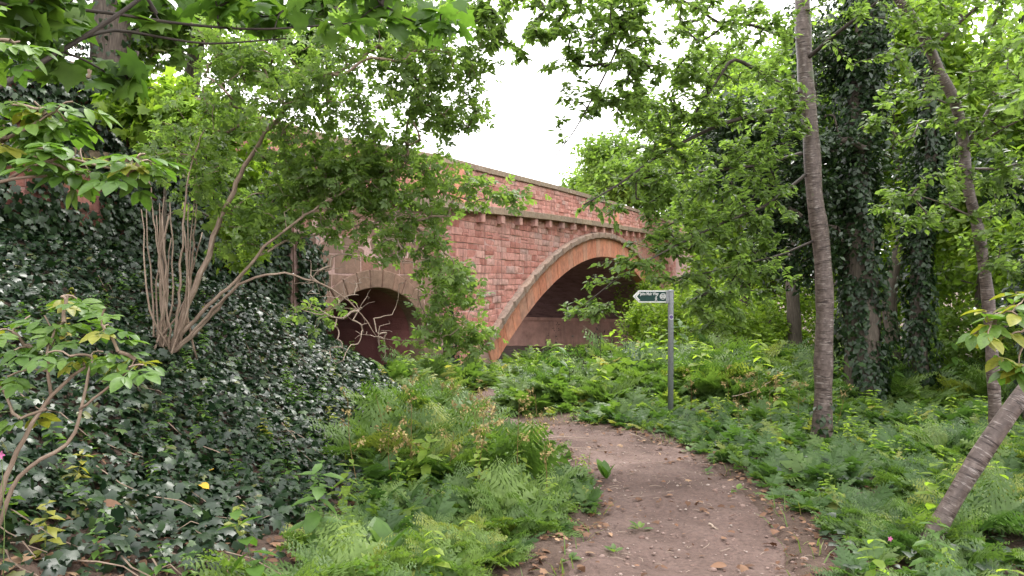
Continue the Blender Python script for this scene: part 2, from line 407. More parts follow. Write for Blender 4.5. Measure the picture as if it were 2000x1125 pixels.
CT += [(-2.24, 3.2, .32), (-1.66, 3.94, 0.02), (-3.78, 6.0, .97), (-3.75, 8, .8), (-1.95, 5.3, -.08), (-1.85, 7.3, -.2), (-1.6, 11.5, -.5),
       (-3.6, 2.2, .9), (2.2, 15.5, -.55), (4, 16.5, -.55), (.6, 15, -.75), (2.6, 12, -.7), (4.2, 9.5, -.57), (6.2, 9.2, -.5), (7, 14, -.75), (3.2, 5, -.3), (6, 5, -.2),
       (12, 20, -1.1), (30, 10, -.3), (30, 40, -1.8), (10, 30, -1.8), (10, 44, -2.7), (20, 70, -2.5), (0, 60, -3), (60, 60, -1), (60, 0, .3), (-30, 60, -2), (-40, 10, 2.2), (-12, 26, -1.5), (-25, 40, -1.5)]
CT = np.array(CT, float)
def _k(r2): return np.where(r2 < 1e-9, 0, .5 * r2 * np.log(np.maximum(r2, 1e-9)))
_n = len(CT); _r2 = ((CT[:, None, :2] - CT[None, :, :2]) ** 2).sum(-1)
_A = np.zeros((_n + 3, _n + 3)); _A[:_n, :_n] = _k(_r2) + np.eye(_n) * .12; _A[:_n, _n] = 1; _A[:_n, _n+1:] = CT[:, :2]; _A[_n:, :_n] = _A[:_n, _n:].T
_w = np.linalg.solve(_A, np.concatenate([CT[:, 2], [0, 0, 0]]))
def path_dist(X, Y):
    X = np.asarray(X, float); shp = X.shape; Q = np.stack([X.ravel(), np.asarray(Y, float).ravel()], 1)
    out = np.empty(len(Q))
    for i in range(0, len(Q), 20000):
        out[i:i+20000] = np.sqrt(((Q[i:i+20000, None] - PP[None]) ** 2).sum(-1)).min(1)
    return out.reshape(shp)
def ground(X, Y):
    X = np.asarray(X, float); Y = np.asarray(Y, float); shp = X.shape
    Q = np.stack([X.ravel(), Y.ravel()], 1); out = np.empty(len(Q))
    for i in range(0, len(Q), 20000):
        q = Q[i:i+20000]
        out[i:i+20000] = _k(((q[:, None] - CT[None, :, :2]) ** 2).sum(-1)) @ _w[:_n] + _w[_n] + q @ _w[_n+1:]
    x, y = Q[:, 0], Q[:, 1]
    out += .02 * np.sin(3.1 * x + 1.3 * y) + .015 * np.sin(5.3 * y - 2.2 * x) + .01 * np.sin(9 * x + 7 * y)
    return out.reshape(shp)
def gh(x, y): return float(ground(np.array([x]), np.array([y]))[0])
def axis(a, b, fine, lo, hi, coarse):
    l = np.arange(a, b + 1e-6, fine); left, right = [], []
    x, st = a, fine
    while x > lo: st = min(st * 1.25, coarse); x -= st; left.append(x)
    x, st = b, fine
    while x < hi: st = min(st * 1.25, coarse); x += st; right.append(x)
    return np.array(left[::-1] + list(l) + right)
gx = axis(-6.5, 8, .14, -150, 170, 8); gy = axis(1.5, 18, .14, -40, 260, 8)
GX, GY = np.meshgrid(gx, gy)
GZ = ground(np.clip(GX, -35, 60), np.clip(GY, -20, 80))
GZ = GZ - .05 * np.clip((.75 - path_dist(GX, GY)) / .2, 0, 1)
nx, ny = len(gx), len(gy); I = np.arange(nx * ny).reshape(ny, nx)
gq = np.stack([I[:-1, :-1], I[:-1, 1:], I[1:, 1:], I[1:, :-1]], -1).reshape(-1, 4)
tag(link('ground', mesh_np('ground', np.stack([GX, GY, GZ], -1).reshape(-1, 3), gq, smooth=True), M['soil']), 'brown woodland soil under the plants', kind='structure')

# path ribbon
rng = np.random.default_rng(3)
tan = nrm(np.gradient(PP, axis=0)); side = np.stack([tan[:, 1], -tan[:, 0]], 1)
cs = np.linspace(-1, 1, 25); n = len(PP)
wl = .82 + .12 * np.sin(np.arange(n) * .21) + .06 * np.sin(np.arange(n) * 1.7) + rng.normal(0, .035, n) + .08 * np.sin(np.arange(n) * .57 + 1); wr = .85 + .1 * np.sin(np.arange(n) * .17 + 2) + .09 * np.sin(np.arange(n) * .49) + .06 * np.sin(np.arange(n) * 1.3) + rng.normal(0, .035, n)
near = np.clip((6.5 - PP[:, 1]) / 2.5, 0, 1); wl += .3 * near; wr += .12 * near
wl = wl * np.where(PP[:, 1] > 11.2, .5, np.where(PP[:, 1] > 10.5, .8, 1)); wr = wr * np.where(PP[:, 1] > 11.4, .5, 1)
X = PP[:, None, 0] + side[:, None, 0] * np.where(cs < 0, cs[None] * wl[:, None], cs[None] * wr[:, None])
Y = PP[:, None, 1] + side[:, None, 1] * np.where(cs < 0, cs[None] * wl[:, None], cs[None] * wr[:, None])
Z = ground(X, Y) + .012 - .05 * np.abs(cs)[None] ** 5 - .02 * (1 - cs[None] ** 2) + rng.normal(0, .004, X.shape) + .012 * np.sin(X * 7 + 2 * np.sin(Y * 2.3)) * np.sin(Y * 5.1 + X)
I = np.arange(X.size).reshape(X.shape)
pq = np.stack([I[:-1, :-1], I[:-1, 1:], I[1:, 1:], I[1:, :-1]], -1).reshape(-1, 4)
tag(link('path', mesh_np('path', np.stack([X, Y, Z], -1).reshape(-1, 3), pq, smooth=True), M['path']), 'reddish brown trodden earth footpath curving towards the bridge', kind='structure')
# ------------------------------------------------------------------ bridge (local x along the face, y into the bridge, z up)
bridge = thing('stone_bridge', (WA[0], WA[1], 0), 'red sandstone road bridge with one wide arch and a low side arch', 'bridge')
bridge.rotation_euler = (0, 0, math.atan2(U[1], U[0]))
def hc(s): return np.interp(s, [-40, -15, -8.4, -.9, 4.6, 9.6, 20.5, 40], [2.7, 3.1, 3.26, 3.55, 3.77, 3.93, 4.22, 4.5])
def hp(s): return np.interp(s, [-40, -13.4, -8, -3.4, 5.4, 14.5, 40], [4.2, 4.34, 4.38, 4.70, 5.01, 5.25, 5.6])
ACX, AR, ACZ, D = 12.9, 24.9, -22.3, 12.0
SX, SA, SB, SZ = -6.5, 2.0, 1.2, .22
P0, P1, PRO = -9.1, -3.5, .22
def arch_h(s, R=AR): return ACZ + np.sqrt(np.maximum(R * R - (np.asarray(s) - ACX) ** 2, 0))
def small_h(s, e=0.0): return SZ + (SB + e) * np.sqrt(np.maximum(1 - ((np.asarray(s) - SX) / (SA + e)) ** 2, 0))
rs = random.Random(11)

def prism(mb, poly, y0, y1, ch=.012, bulge=0.0, rnd=.5, jit=0.0, r=rs):
    """block with front outline poly (s,h), front at y0, back at y1, chamfered front edge"""
    p = np.array(poly, float); k = len(p); c = p.mean(0)
    # make counter-clockwise seen from the front
    ar = sum(p[i][0] * p[(i+1) % k][1] - p[(i+1) % k][0] * p[i][1] for i in range(k))
    if ar < 0: p = p[::-1]
    d = p - c; L = np.linalg.norm(d, axis=1, keepdims=True); q = c + d * np.maximum(.3, (1 - ch * 1.8 / np.maximum(L, .02)))
    V = [(a[0], y1, a[1]) for a in p] + [(a[0], y0 + ch, a[1]) for a in p] + [(a[0], y0 + r.uniform(-jit, jit), a[1]) for a in q] + [(c[0] + r.uniform(-.1, .1) * L.min(), y0 - bulge, c[1])]
    F4, F3 = [], []
    for i in range(k):
        j = (i + 1) % k
        F4 += [(i, j, k+j, k+i), (k+i, k+j, 2*k+j, 2*k+i)]; F3.append((2*k+i, 2*k+j, 3*k))
    mb.add(V, F3=F3, F4=F4, rnd=rnd)
def clip(poly, a, b, c):
    """keep a*s+b*h >= c"""
    out = []
    for i in range(len(poly)):
        p, q = poly[i], poly[(i+1) % len(poly)]
        fp, fq = a*p[0] + b*p[1] - c, a*q[0] + b*q[1] - c
        if fp >= 0: out.append(p)
        if (fp >= 0) != (fq >= 0):
            t = fp / (fp - fq); out.append((p[0] + t*(q[0]-p[0]), p[1] + t*(q[1]-p[1])))
    return out
def part(name, mb, mat, parent=bridge, kind=None, label=None, smooth=False, off=(0, 0, 0)):
    o = link(name, mb.mesh(name, off, smooth), mat, parent)
    return tag(o, label, None, None, kind)

# mortar core behind the stones, vault, abutments
def sheet(mb, s, lo, hi, y, n=2):
    for i in range(len(s) - 1):
        mb.add([(s[i], y, lo[i]), (s[i+1], y, lo[i+1]), (s[i+1], y, hi[i+1]), (s[i], y, hi[i])], F4=[(0, 1, 2, 3)], rnd=.5)
core = MB()
for a, b, lo, y in ((-40, P0, None, -.0185), (P1, 0, None, -.0185), (0, 25.8, 'arch', -.0185), (25.8, 40, None, -.0185), (P0, SX - SA, None, -.0185 - PRO), (SX - SA, SX + SA, 'small', -.0185 - PRO), (SX + SA, P1, None, -.0185 - PRO)):
    s = np.linspace(a, b, 61 if lo else 6)
    l = np.full(len(s), -4.0) if lo is None else (arch_h(s, AR + .4) if lo == 'arch' else small_h(s, .1))
    sheet(core, s, l, hc(s), y)
    sheet(core, s, hc(s) - .01, hp(s) - .15, -.01855)
    sheet(core, s, hc(s) - .01, hp(s) - .15, .42)
for s_ in (P0, P1): core.box(s_ - .005 if s_ == P1 else s_, s_ + .005 if s_ == P0 else s_, .02 - PRO, .5, -4, float(hc(s_)))
s = np.linspace(-9, 36, 46)
for i in range(45): core.add([(s[i], .3, hc(s[i])), (s[i+1], .3, hc(s[i+1])), (s[i+1], D, hc(s[i+1])), (s[i], D, hc(s[i]))], F4=[(0, 1, 2, 3)])
s = np.linspace(0, 25.8, 41); sheet(core, s, arch_h(s, AR + .4), hc(s), D + .02)
core.add([(-9, D, -4), (0, D, -4), (0, D, float(hc(0))), (-9, D, float(hc(-9)))], F4=[(0, 1, 2, 3)])
part('mortar_core', core, M['mortar'])
vault = MB(); an = np.linspace(-math.asin(12.9 / AR), math.asin(12.9 / AR), 61)
ys = np.linspace(.32, D, 14)
V = np.array([[(ACX + (AR + .015) * math.sin(a), y, ACZ + (AR + .015) * math.cos(a)) for a in an] for y in ys]); I = np.arange(V.shape[0] * V.shape[1]).reshape(V.shape[:2])
vault.add(V.reshape(-1, 3), F4=np.stack([I[:-1, :-1], I[:-1, 1:], I[1:, 1:], I[1:, :-1]], -1).reshape(-1, 4), rnd=.4)
part('arch_vault', vault, M['vault'], smooth=True, label='sooty dark underside of the wide arch')
for s0, sg in ((25.8, 1), (0, -1)):
    ab = MB(); ab.box(min(s0, s0 + sg * .6), max(s0, s0 + sg * .6), .0, D, -5, -1.13, .3); part('abutment', ab, M['abut'])
    sp = MB(); sp.box(min(s0 - sg * .16, s0 + sg * .6), max(s0 - sg * .16, s0 + sg * .6), -.02, D - .02, -1.127, -.92, .6); part('springer_course', sp, M['abut'])
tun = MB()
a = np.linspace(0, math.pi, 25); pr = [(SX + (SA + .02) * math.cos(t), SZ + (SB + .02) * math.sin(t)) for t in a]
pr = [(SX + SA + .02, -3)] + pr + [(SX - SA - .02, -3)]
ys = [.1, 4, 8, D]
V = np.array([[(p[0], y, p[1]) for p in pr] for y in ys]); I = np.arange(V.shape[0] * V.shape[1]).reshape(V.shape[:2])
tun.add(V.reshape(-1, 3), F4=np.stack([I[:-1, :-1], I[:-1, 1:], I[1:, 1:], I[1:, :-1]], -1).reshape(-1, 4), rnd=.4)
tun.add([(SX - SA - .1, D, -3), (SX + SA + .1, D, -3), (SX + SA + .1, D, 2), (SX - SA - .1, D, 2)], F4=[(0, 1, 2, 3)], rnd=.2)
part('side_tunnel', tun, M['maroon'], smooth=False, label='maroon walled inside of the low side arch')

# arch ring, moulding
TM = math.asin(12.9 / AR)
NVOU = 42
for i in range(NVOU):
    a0 = -TM + 2 * TM * i / NVOU; a1 = -TM + 2 * TM * (i + 1) / NVOU; g = .007 / AR
    poly = [(ACX + R * math.sin(t), ACZ + R * math.cos(t)) for R, t in ((AR, a0 + g), (AR, (a0 + a1) / 2), (AR, a1 - g), (AR + .82, a1 - g), (AR + .82, (a0 + a1) / 2), (AR + .82, a0 + g))]
    mb = MB(); prism(mb, poly, -.07 + rs.uniform(-.008, .008), .34, .012, 0, rs.random()); part('voussoir', mb, M['ring'])
for i in range(28):
    a0 = -TM + 2 * TM * i / 28; a1 = -TM + 2 * TM * (i + 1) / 28; g = .004 / AR
    ts = np.linspace(a0 + g, a1 - g, 4)
    mb = MB()
    poly = [(ACX + (AR + .822) * math.sin(t), ACZ + (AR + .822) * math.cos(t)) for t in ts] + [(ACX + (AR + 1.08) * math.sin(t), ACZ + (AR + 1.08) * math.cos(t)) for t in ts[::-1]]
    prism(mb, poly, -.23, .05, .05, 0, rs.random(), .006)
    part('arch_moulding', mb, M['hood'])
for i in range(15):
    a0 = math.pi * i / 15 + .006; a1 = math.pi * (i + 1) / 15 - .006
    poly = [(SX + (SA + e) * math.cos(t), SZ + (SB + e) * math.sin(t)) for e, t in ((0, a0), (0, (a0 + a1) / 2), (0, a1), (.38, a1), (.38, (a0 + a1) / 2), (.38, a0))]
    mb = MB(); prism(mb, poly, -PRO - .05 + rs.uniform(-.01, .01), .12, .012, .006, rs.random() * .7); part('side_arch_stone', mb, M['tan'])
for sg in (-1, 1):
    for j in range(5):
        z1 = SZ - .44 * j - .006; z0 = z1 - .43; x0 = SX + sg * SA; x1 = x0 + sg * (.4 if j % 2 else .62)
        mb = MB(); prism(mb, [(x0, z0), (x1, z0), (x1, z1), (x0, z1)], -PRO - .04, .12, .012, .006, rs.random() * .7); part('jamb_stone', mb, M['tan'])

# coursed wall stones
stones = []          # (polygon, front y, material key, on screen size, rnd)
def scr(poly, y):
    pts = []
    for s_, h_ in poly:
        p = WA + U * s_ + NV * y; pts.append((1000 + F * p[0] / p[1], -F * (h_ - 1.6) / p[1]))
    p = np.array(pts); return np.ptp(p[:, 0]) * np.ptp(p[:, 1]), p[:, 0].mean()
def put(poly, y, key):
    if len(poly) < 3: return
    p = np.array(poly)
    if np.ptp(p[:, 0]) < .07 or np.ptp(p[:, 1]) < .05: return
    a, px = scr(poly, y); wgt = a * (1 if 850 < px < 1330 else .45)
    stones.append((poly, y, key, wgt))
def course(s0, s1, hlo, hhi, y, key, lmin, lmax, rmin, rmax, top=None, main=True):
    h = hlo
    while h < hhi:
        rh = rs.uniform(rmin, rmax); s = s0 - rs.uniform(0, lmax * .6)
        while s < s1:
            L = rs.uniform(lmin, lmax)
            halves = [(h, h + rh)] if rs.random() > .12 or rh < .2 else [(h, h + rh * .48), (h + rh * .48, h + rh)]
            for ha, hb in halves:
                g = .007; j = lambda: rs.uniform(-.009, .009)
                poly = [(s + g + j(), ha + g + j()), (s + L - g + j(), ha + g + j()), (s + L - g + j(), hb - g + j()), (s + g + j(), hb - g + j())]
                poly = clip(poly, 1, 0, s0 + .004)
                if poly: poly = clip(poly, -1, 0, -s1 + .004)
                if poly and top:
                    m = s + L / 2; sl = (top(m + .3) - top(m - .3)) / .6; poly = clip(poly, sl, -1, sl * m - top(m))
                if poly and main:
                    cxy = np.mean(poly, axis=0); dx = cxy[0] - ACX; dz = cxy[1] - ACZ; dd = math.hypot(dx, dz)
                    if -1 < cxy[0] < 27: poly = clip(poly, dx / dd, dz / dd, (dx * ACX + dz * ACZ) / dd + AR + .95)
                elif poly:
                    cxy = np.mean(poly, axis=0); dx = (cxy[0] - SX) / (SA + .3); dz = (cxy[1] - SZ) / (SB + .3)
                    if abs(cxy[0] - SX) < SA + .55 and cxy[1] < SZ + .05:
                        poly = clip(poly, math.copysign(1, dx), 0, math.copysign(1, dx) * SX + SA + .41)
                    elif math.hypot(dx, dz) < 1.6:
                        t = math.atan2(dz, dx); nx_, nz_ = math.cos(t) / (SA + .36), math.sin(t) / (SB + .36); q = math.hypot(nx_, nz_)
                        px_, pz_ = SX + (SA + .36) * math.cos(t), SZ + (SB + .36) * math.sin(t)
                        poly = clip(poly, nx_ / q, nz_ / q, (nx_ * px_ + nz_ * pz_) / q)
                if poly: put(poly, y, key)
            s += L
        h += rh
tc_ = lambda s: float(hc(s)) - .13
course(P1, 31, -2.2, 4.4, -.02, 'stone', .3, .8, .15, .23, tc_)
course(P0, P1, -1.6, 3.6, -.02 - PRO, 'tan', .5, 1.0, .26, .38, tc_, False)
course(-22, P0, .2, 3.4, -.02, 'tan2', .35, .8, .15, .24, tc_, False)
# parapet courses follow the fall of the road
for s0, s1, y, key in ((P1, 34, -.02, 'stone'), (P0, P1, -.021, 'tan2'), (-22, P0, -.02, 'tan2')):
    nrow = 6
    for rI in range(nrow):
        s = s0
        while s < s1:
            L = min(rs.uniform(.3, .75), s1 - s + .01)
            def hh(x, k): return float(hc(x)) + .105 + (float(hp(x)) - .2 - float(hc(x)) - .1) * k / nrow
            if not (-2.62 < s + L / 2 < -1.95 or 14.2 < s + L / 2 < 14.9):
                put([(s + .005, hh(s, rI) + .004), (s + L - .005, hh(s + L, rI) + .004), (s + L - .005, hh(s + L, rI + 1) - .004), (s + .005, hh(s, rI + 1) - .004)], y, key)
            s += L
order = sorted(range(len(stones)), key=lambda i: -stones[i][3]); solo = set(order[:300])
rest = {}
for i, (poly, y, key, wg) in enumerate(stones):
    rn = min(1, max(0, rs.gauss(.5, .25))); pf = rs.uniform(.001, .03) if key != 'tan' else rs.uniform(0, .005)
    bl = rs.uniform(0, .014) if key != 'tan' else .002
    if key == 'tan2': rn = rn * .6
    mk = 'tan' if key == 'tan' else 'stone'
    if i in solo:
        mb = MB(); prism(mb, poly, y - pf, .05 if y > -.1 else -PRO + .05, .008, bl, rn, .008); part('stone', mb, M[mk])
    else:
        prism(rest.setdefault(mk, MB()), poly, y - pf, .05 if y > -.1 else -PRO + .05, .008, bl, rn, .008)
for mk, mb in rest.items(): part('wall_stones', mb, M[mk], kind='stuff')

# cornice, corbels, parapet piers, coping
def course_blocks(name, s0, s1, L0, lo, hi, y0, y1, mat, ch):
    s = s0
    while s < s1 - .05:
        L = min(L0 * rs.uniform(.85, 1.15), s1 - s); g = .004
        mb = MB(); prism(mb, [(s + g, lo(s)), (s + L - g, lo(s + L)), (s + L - g, hi(s + L)), (s + g, hi(s))], y0, y1, ch, 0, rs.random(), .004); part(name, mb, mat); s += L
clo, chi = (lambda s: float(hc(s)) - .11), (lambda s: float(hc(s)) + .1)
course_blocks('cornice_stone', P1 + .26, 34, 1.25, clo, chi, -.26, .1, M['coping'], .035)
course_blocks('cornice_stone', P0 - .22, P1 + .25, 1.2, clo, chi, -.26 - PRO, .1, M['coping'], .035)
course_blocks('cornice_stone', -20, P0 - .23, 1.2, clo, chi, -.2, .1, M['coping'], .035)
kl, kh = (lambda s: float(hp(s)) - .18), (lambda s: float(hp(s)))
course_blocks('coping_stone', -24, 34, 1.1, kl, kh, -.1, .5, M['coping'], .05)
s_ = -1.0
while s_ < 30:
    mb = MB(); z1 = float(hc(s_)) - .115; prism(mb, [(s_ - .13, z1 - .25), (s_ + .13, z1 - .25), (s_ + .13, z1), (s_ - .13, z1)], -.21, .03, .012, 0, rs.uniform(.3, 1)); part('corbel', mb, M['stone']); s_ += 1.42
for s_ in (-2.28, 14.55):
    mb = MB(); prism(mb, [(s_ - .3, float(hc(s_)) + .1), (s_ + .3, float(hc(s_)) + .1), (s_ + .3, float(hp(s_)) - .185), (s_ - .3, float(hp(s_)) - .185)], -.09, .05, .015, 0, .5); part('parapet_pier', mb, M['ring'])

# raised ground behind the wing walls
def wl(s, y, h): p = WA + U * s + NV * y; return (p[0], p[1], h)
mb = MB()
for s0, s1 in ((-45, -9.05), (31, 60)):
    V = [wl(s0, .45, hc(s0) - .3), wl(s1, .45, hc(s1) - .3), wl(s1, 16, hc(s1) - .3), wl(s0, 16, hc(s0) - .3), wl(s0, 16, -3), wl(s1, 16, -3), wl(s0, .45, -3), wl(s1, .45, -3)]
    mb.add(V, F4=[(0, 1, 2, 3), (3, 2, 5, 4), (0, 3, 4, 6), (1, 7, 5, 2)])
tag(link('road_embankment', mb.mesh('road_embankment'), M['soil']), 'raised earth behind the wing wall of the bridge', kind='structure')

# ------------------------------------------------------------------ signpost
sp = at(1310, 690, 12.0); bx, by = sp[0], sp[1]; bz = gh(bx, by)
sign = thing('signpost', (bx, by, bz - .05), 'grey metal signpost with green arrow finger board among ferny plants', 'signpost')
off = (bx, by, bz - .05); ztop = at(1310, 567, 12.0)[2]
mb = MB(); mb.tube([(bx, by, bz - .05), (bx, by, ztop - .01), (bx, by, ztop), (bx, by, ztop + .008)], [.046, .046, .044, .03], 24); part('post', mb, M['galv'], sign, smooth=True, off=off)
mb = MB()
for z in (ztop - .012, ztop - .2): mb.tube([(bx, by, z - .012), (bx, by, z + .012)], [.053, .053], 20)
mb.box(bx - .075, bx - .04, by - .03, by + .02, ztop - .215, ztop + .0)
part('bracket', mb, M['galv'], sign, off=off)
xr = bx - .062; xl = at(1236, 578, 12.0)[0]; zc = at(1270, 579, 12.0)[2]; hh_ = .1; yf = by - .012
def plate(mb, pts, y0, y1):
    k = len(pts); V = [(p[0], y0, p[1]) for p in pts] + [(p[0], y1, p[1]) for p in pts]
    fs = [tuple(range(k))[::-1] if False else tuple(range(k))]
    c = np.mean(pts, axis=0); V += [(c[0], y0, c[1]), (c[0], y1, c[1])]
    F3 = [(i, (i+1) % k, 2*k) for i in range(k)] + [(k + (i+1) % k, k + i, 2*k+1) for i in range(k)]
    mb.add(V, F3=F3, F4=[(i, (i+1) % k, k + (i+1) % k, k + i) for i in range(k)], rnd=.5)
tipw = .1
def finger(e): return [(xl + e * 1.25, zc), (xl + tipw + e * .35, zc - hh_ + e), (xr - e, zc - hh_ + e), (xr - e, zc + hh_ - e), (xl + tipw + e * .35, zc + hh_ - e)]
mb = MB(); plate(mb, finger(0), yf, yf + .02); fb = part('finger_board', mb, M['white_paint'], sign, off=off)
def sub(name, mb, mat): o = link(name, mb.mesh(name, off), mat, fb); return o
mb = MB(); plate(mb, finger(.022), yf - .003, yf + .001); sub('green_panel', mb, M['green_paint'])
mb = MB(); x0 = xl + .036; t_ = .03
mb.add([(x0, yf - .005, zc), (x0 + .055, yf - .005, zc - .066), (x0 + .055 + t_, yf - .005, zc - .066), (x0 + t_, yf - .005, zc), (x0 + .055 + t_, yf - .005, zc + .066), (x0 + .055, yf - .005, zc + .066)], F4=[(0, 1, 2, 3), (0, 3, 4, 5)])
sub('arrow', mb, M['white_paint'])
cu = bpy.data.curves.new('text', 'FONT'); cu.body = 'John Muir Way'; cu.size = .066; cu.extrude = .0008; cu.offset = .0016
to = bpy.data.objects.new('text_tmp', cu); COL.objects.link(to)
dg = bpy.context.evaluated_depsgraph_get(); tm = bpy.data.meshes.new_from_object(to.evaluated_get(dg)); bpy.data.objects.remove(to)
wv = max(v.co.x for v in tm.vertices); k_ = .3 / wv
for v in tm.vertices: x, y, z = v.co; v.co = (x * k_ + x0 + .083 - off[0], yf - .006 - z - off[1], y * 1.02 + zc + .022 - off[2])
tm.materials.clear(); link('lettering', tm, M['white_paint'], fb)
mb = MB(); ecx, ecz = xr - .073, zc + .002
for R0, R1, a0, a1 in ((.044, .051, 0, 360), (.028, .04, -50, 50), (.028, .04, 130, 230)):
    ts = np.radians(np.linspace(a0, a1, 40))
    for i in range(39): mb.add([(ecx + R * math.cos(t), yf - .006, ecz + R * math.sin(t)) for R, t in ((R0, ts[i]), (R1, ts[i]), (R1, ts[i+1]), (R0, ts[i+1]))], F4=[(0, 1, 2, 3)])
for dx in (-.014, 0, .014): plate(mb, [(ecx + dx - .004, ecz - .03), (ecx + dx + .004, ecz - .03), (ecx + dx + .004, ecz + .03), (ecx + dx - .004, ecz + .03)], yf - .006, yf - .004)
sub('emblem', mb, M['white_paint'])
mb = MB(); mx_, mz_ = xr - .185, zc - .034
def bar(a, b, wd):
    a, b = np.array(a), np.array(b); d = b - a; d = d / np.linalg.norm(d); s = np.array([-d[1], d[0]]) * wd / 2
    plate(mb, [tuple(a - s), tuple(b - s), tuple(b + s), tuple(a + s)], yf - .006, yf - .004)
bar((mx_, mz_ - .005), (mx_ + .002, mz_ + .022), .015); bar((mx_, mz_ - .003), (mx_ - .016, mz_ - .036), .009); bar((mx_ + .001, mz_ - .003), (mx_ + .018, mz_ - .036), .009)
bar((mx_, mz_ + .02), (mx_ + .02, mz_ + .002), .006); bar((mx_, mz_ + .02), (mx_ - .02, mz_ + .003), .006)
plate(mb, [(mx_ + .003 + .009 * math.cos(t), mz_ + .034 + .009 * math.sin(t)) for t in np.linspace(0, 2 * math.pi, 11)[:-1]], yf - .006, yf - .004)
sub('walker_symbol', mb, M['white_paint'])
zs = at(1310, 619, 12.0)[2]
def disc(mb, r, rr):      # patch that follows the round post
    n_ = 14; V = [(bx, by - rr, zs)]
    for i in range(n_):
        t = 2 * math.pi * i / n_; a = r * math.cos(t) / rr; V.append((bx + rr * math.sin(a), by - rr * math.cos(a), zs + r * math.sin(t)))
    mb.add(V, F3=[(0, 1 + i, 1 + (i + 1) % n_) for i in range(n_)])
mb = MB(); disc(mb, .042, .0475); st = part('sticker', mb, M['sticker_w'], sign, off=off)
mb = MB(); disc(mb, .031, .0485); o = link('sticker_disc', mb.mesh('sticker_disc', off), M['sticker_p'], st)
# ------------------------------------------------------------------ trees and shrubs
def smooth_path(pts, n):
    pts = np.asarray(pts, float); d = np.concatenate([[0], np.cumsum(np.linalg.norm(np.diff(pts, axis=0), axis=1))])
    t = np.linspace(0, d[-1], n); P = np.stack([np.interp(t, d, pts[:, i]) for i in range(3)], 1)
    for _ in range(max(1, n // 14)): P[1:-1] = (P[:-2] + 2 * P[1:-1] + P[2:]) / 4
    return P
def grow(paths, tips, rg, rtip=.004, rcap=.5, arch=.12, wob=.06, power=.5, step=.3):
    """paths: [(points, r0, r1)]. Tips are joined, nearest first, to the wood that is already there. Returns list of (pts, radii) and twigs."""
    nodes, par, prad, out = [], [], [], []
    for pts, r0, r1 in paths:
        k = max(4, int(np.linalg.norm(np.diff(pts, axis=0), axis=1).sum() / .18)); P = smooth_path(pts, k); R = np.linspace(r0, r1, k)
        for p, r in zip(P, R): nodes.append(p); par.append(-1); prad.append(r)
    nodes = np.array(nodes); prad = np.array(prad); n0 = len(nodes)
    tips = np.asarray(tips, float)
    dm = np.array([((nodes - t) ** 2).sum(1).min() for t in tips]); tips = tips[np.argsort(dm)]
    cap = n0 + len(tips) * 24; NB = np.zeros((cap, 3)); NB[:n0] = nodes; n = n0; par = list(par) + [-1] * (cap - n0); br = []
    for tp in tips:
        d = np.linalg.norm(NB[:n] - tp, axis=1); d = d + .35 * np.maximum(NB[:n, 2] - tp[2], 0)
        i = int(d.argmin()); p0 = NB[i]; L = np.linalg.norm(tp - p0); m = int(min(22, max(3, L / step)))
        t = np.linspace(0, 1, m + 1)[1:, None]
        bend = rg.normal(0, wob * L, 3); P = p0 + (tp - p0) * t + (np.array([0, 0, arch * L]) + bend) * (4 * t * (1 - t)) + rg.normal(0, .012 * min(L, 2), (m, 3)) * (t < 1)
        idx = []; pi = i
        for p in P: NB[n] = p; par[n] = pi; pi = n; idx.append(n); n += 1
        br.append((i, idx))
    cnt = np.zeros(n)
    for i, idx in br:
        j = idx[-1]
        while j >= n0: cnt[j] += 1; j = par[j]
    for i, idx in br:
        R = rtip * np.maximum(cnt[idx], .3) ** power
        r0 = R[0] * 1.15 if i >= n0 else min(R[0] * 1.3, prad[i] * .8)
        if i < n0: R = np.minimum(R, prad[i] * .75)
        out.append((np.vstack([NB[i], NB[idx]]), np.concatenate([[r0], R])))
    return out
def wood_mesh(mb, br, thick=.02):
    for P, R in br: mb.tube(P, R, 6 if R[0] > thick else (4 if R[0] > thick * .4 else 3), False)
def leaves_on(br, rg, per, size, tail=.55, spread=.05, droop=.25, jit=.35, flat=.6):
    """leaf positions, directions and normals along the ends of twigs"""
    pos, dr, no = [], [], []
    for P, R in br:
        L = np.concatenate([[0], np.cumsum(np.linalg.norm(np.diff(P, axis=0), axis=1))]); k = per if np.isscalar(per) else int(rg.integers(*per))
        a = max(0, L[-1] - tail); t = rg.uniform(a, L[-1], k); t[0] = L[-1]
        p = np.stack([np.interp(t, L, P[:, i]) for i in range(3)], 1)
        ax = nrm(P[-1] - P[max(0, len(P) - 3)])
        sd = nrm(np.cross(ax, [0, 0, 1.0]) + 1e-3); sg = rg.choice([-1, 1], k)[:, None]
        d = ax * rg.uniform(.2, .9, (k, 1)) + sd * sg * rg.uniform(.3, 1.1, (k, 1)) + rg.normal(0, jit, (k, 3)); d[:, 2] -= droop
        nn = np.array([0, 0, flat]) + rg.normal(0, .45, (k, 3))
        pos.append(p + rg.normal(0, spread, (k, 3))); dr.append(d); no.append(nn)
    pos, dr, no = np.vstack(pos), np.vstack(dr), np.vstack(no)
    return pos, orient(dr, no), size * rg.uniform(.65, 1.2, len(pos))
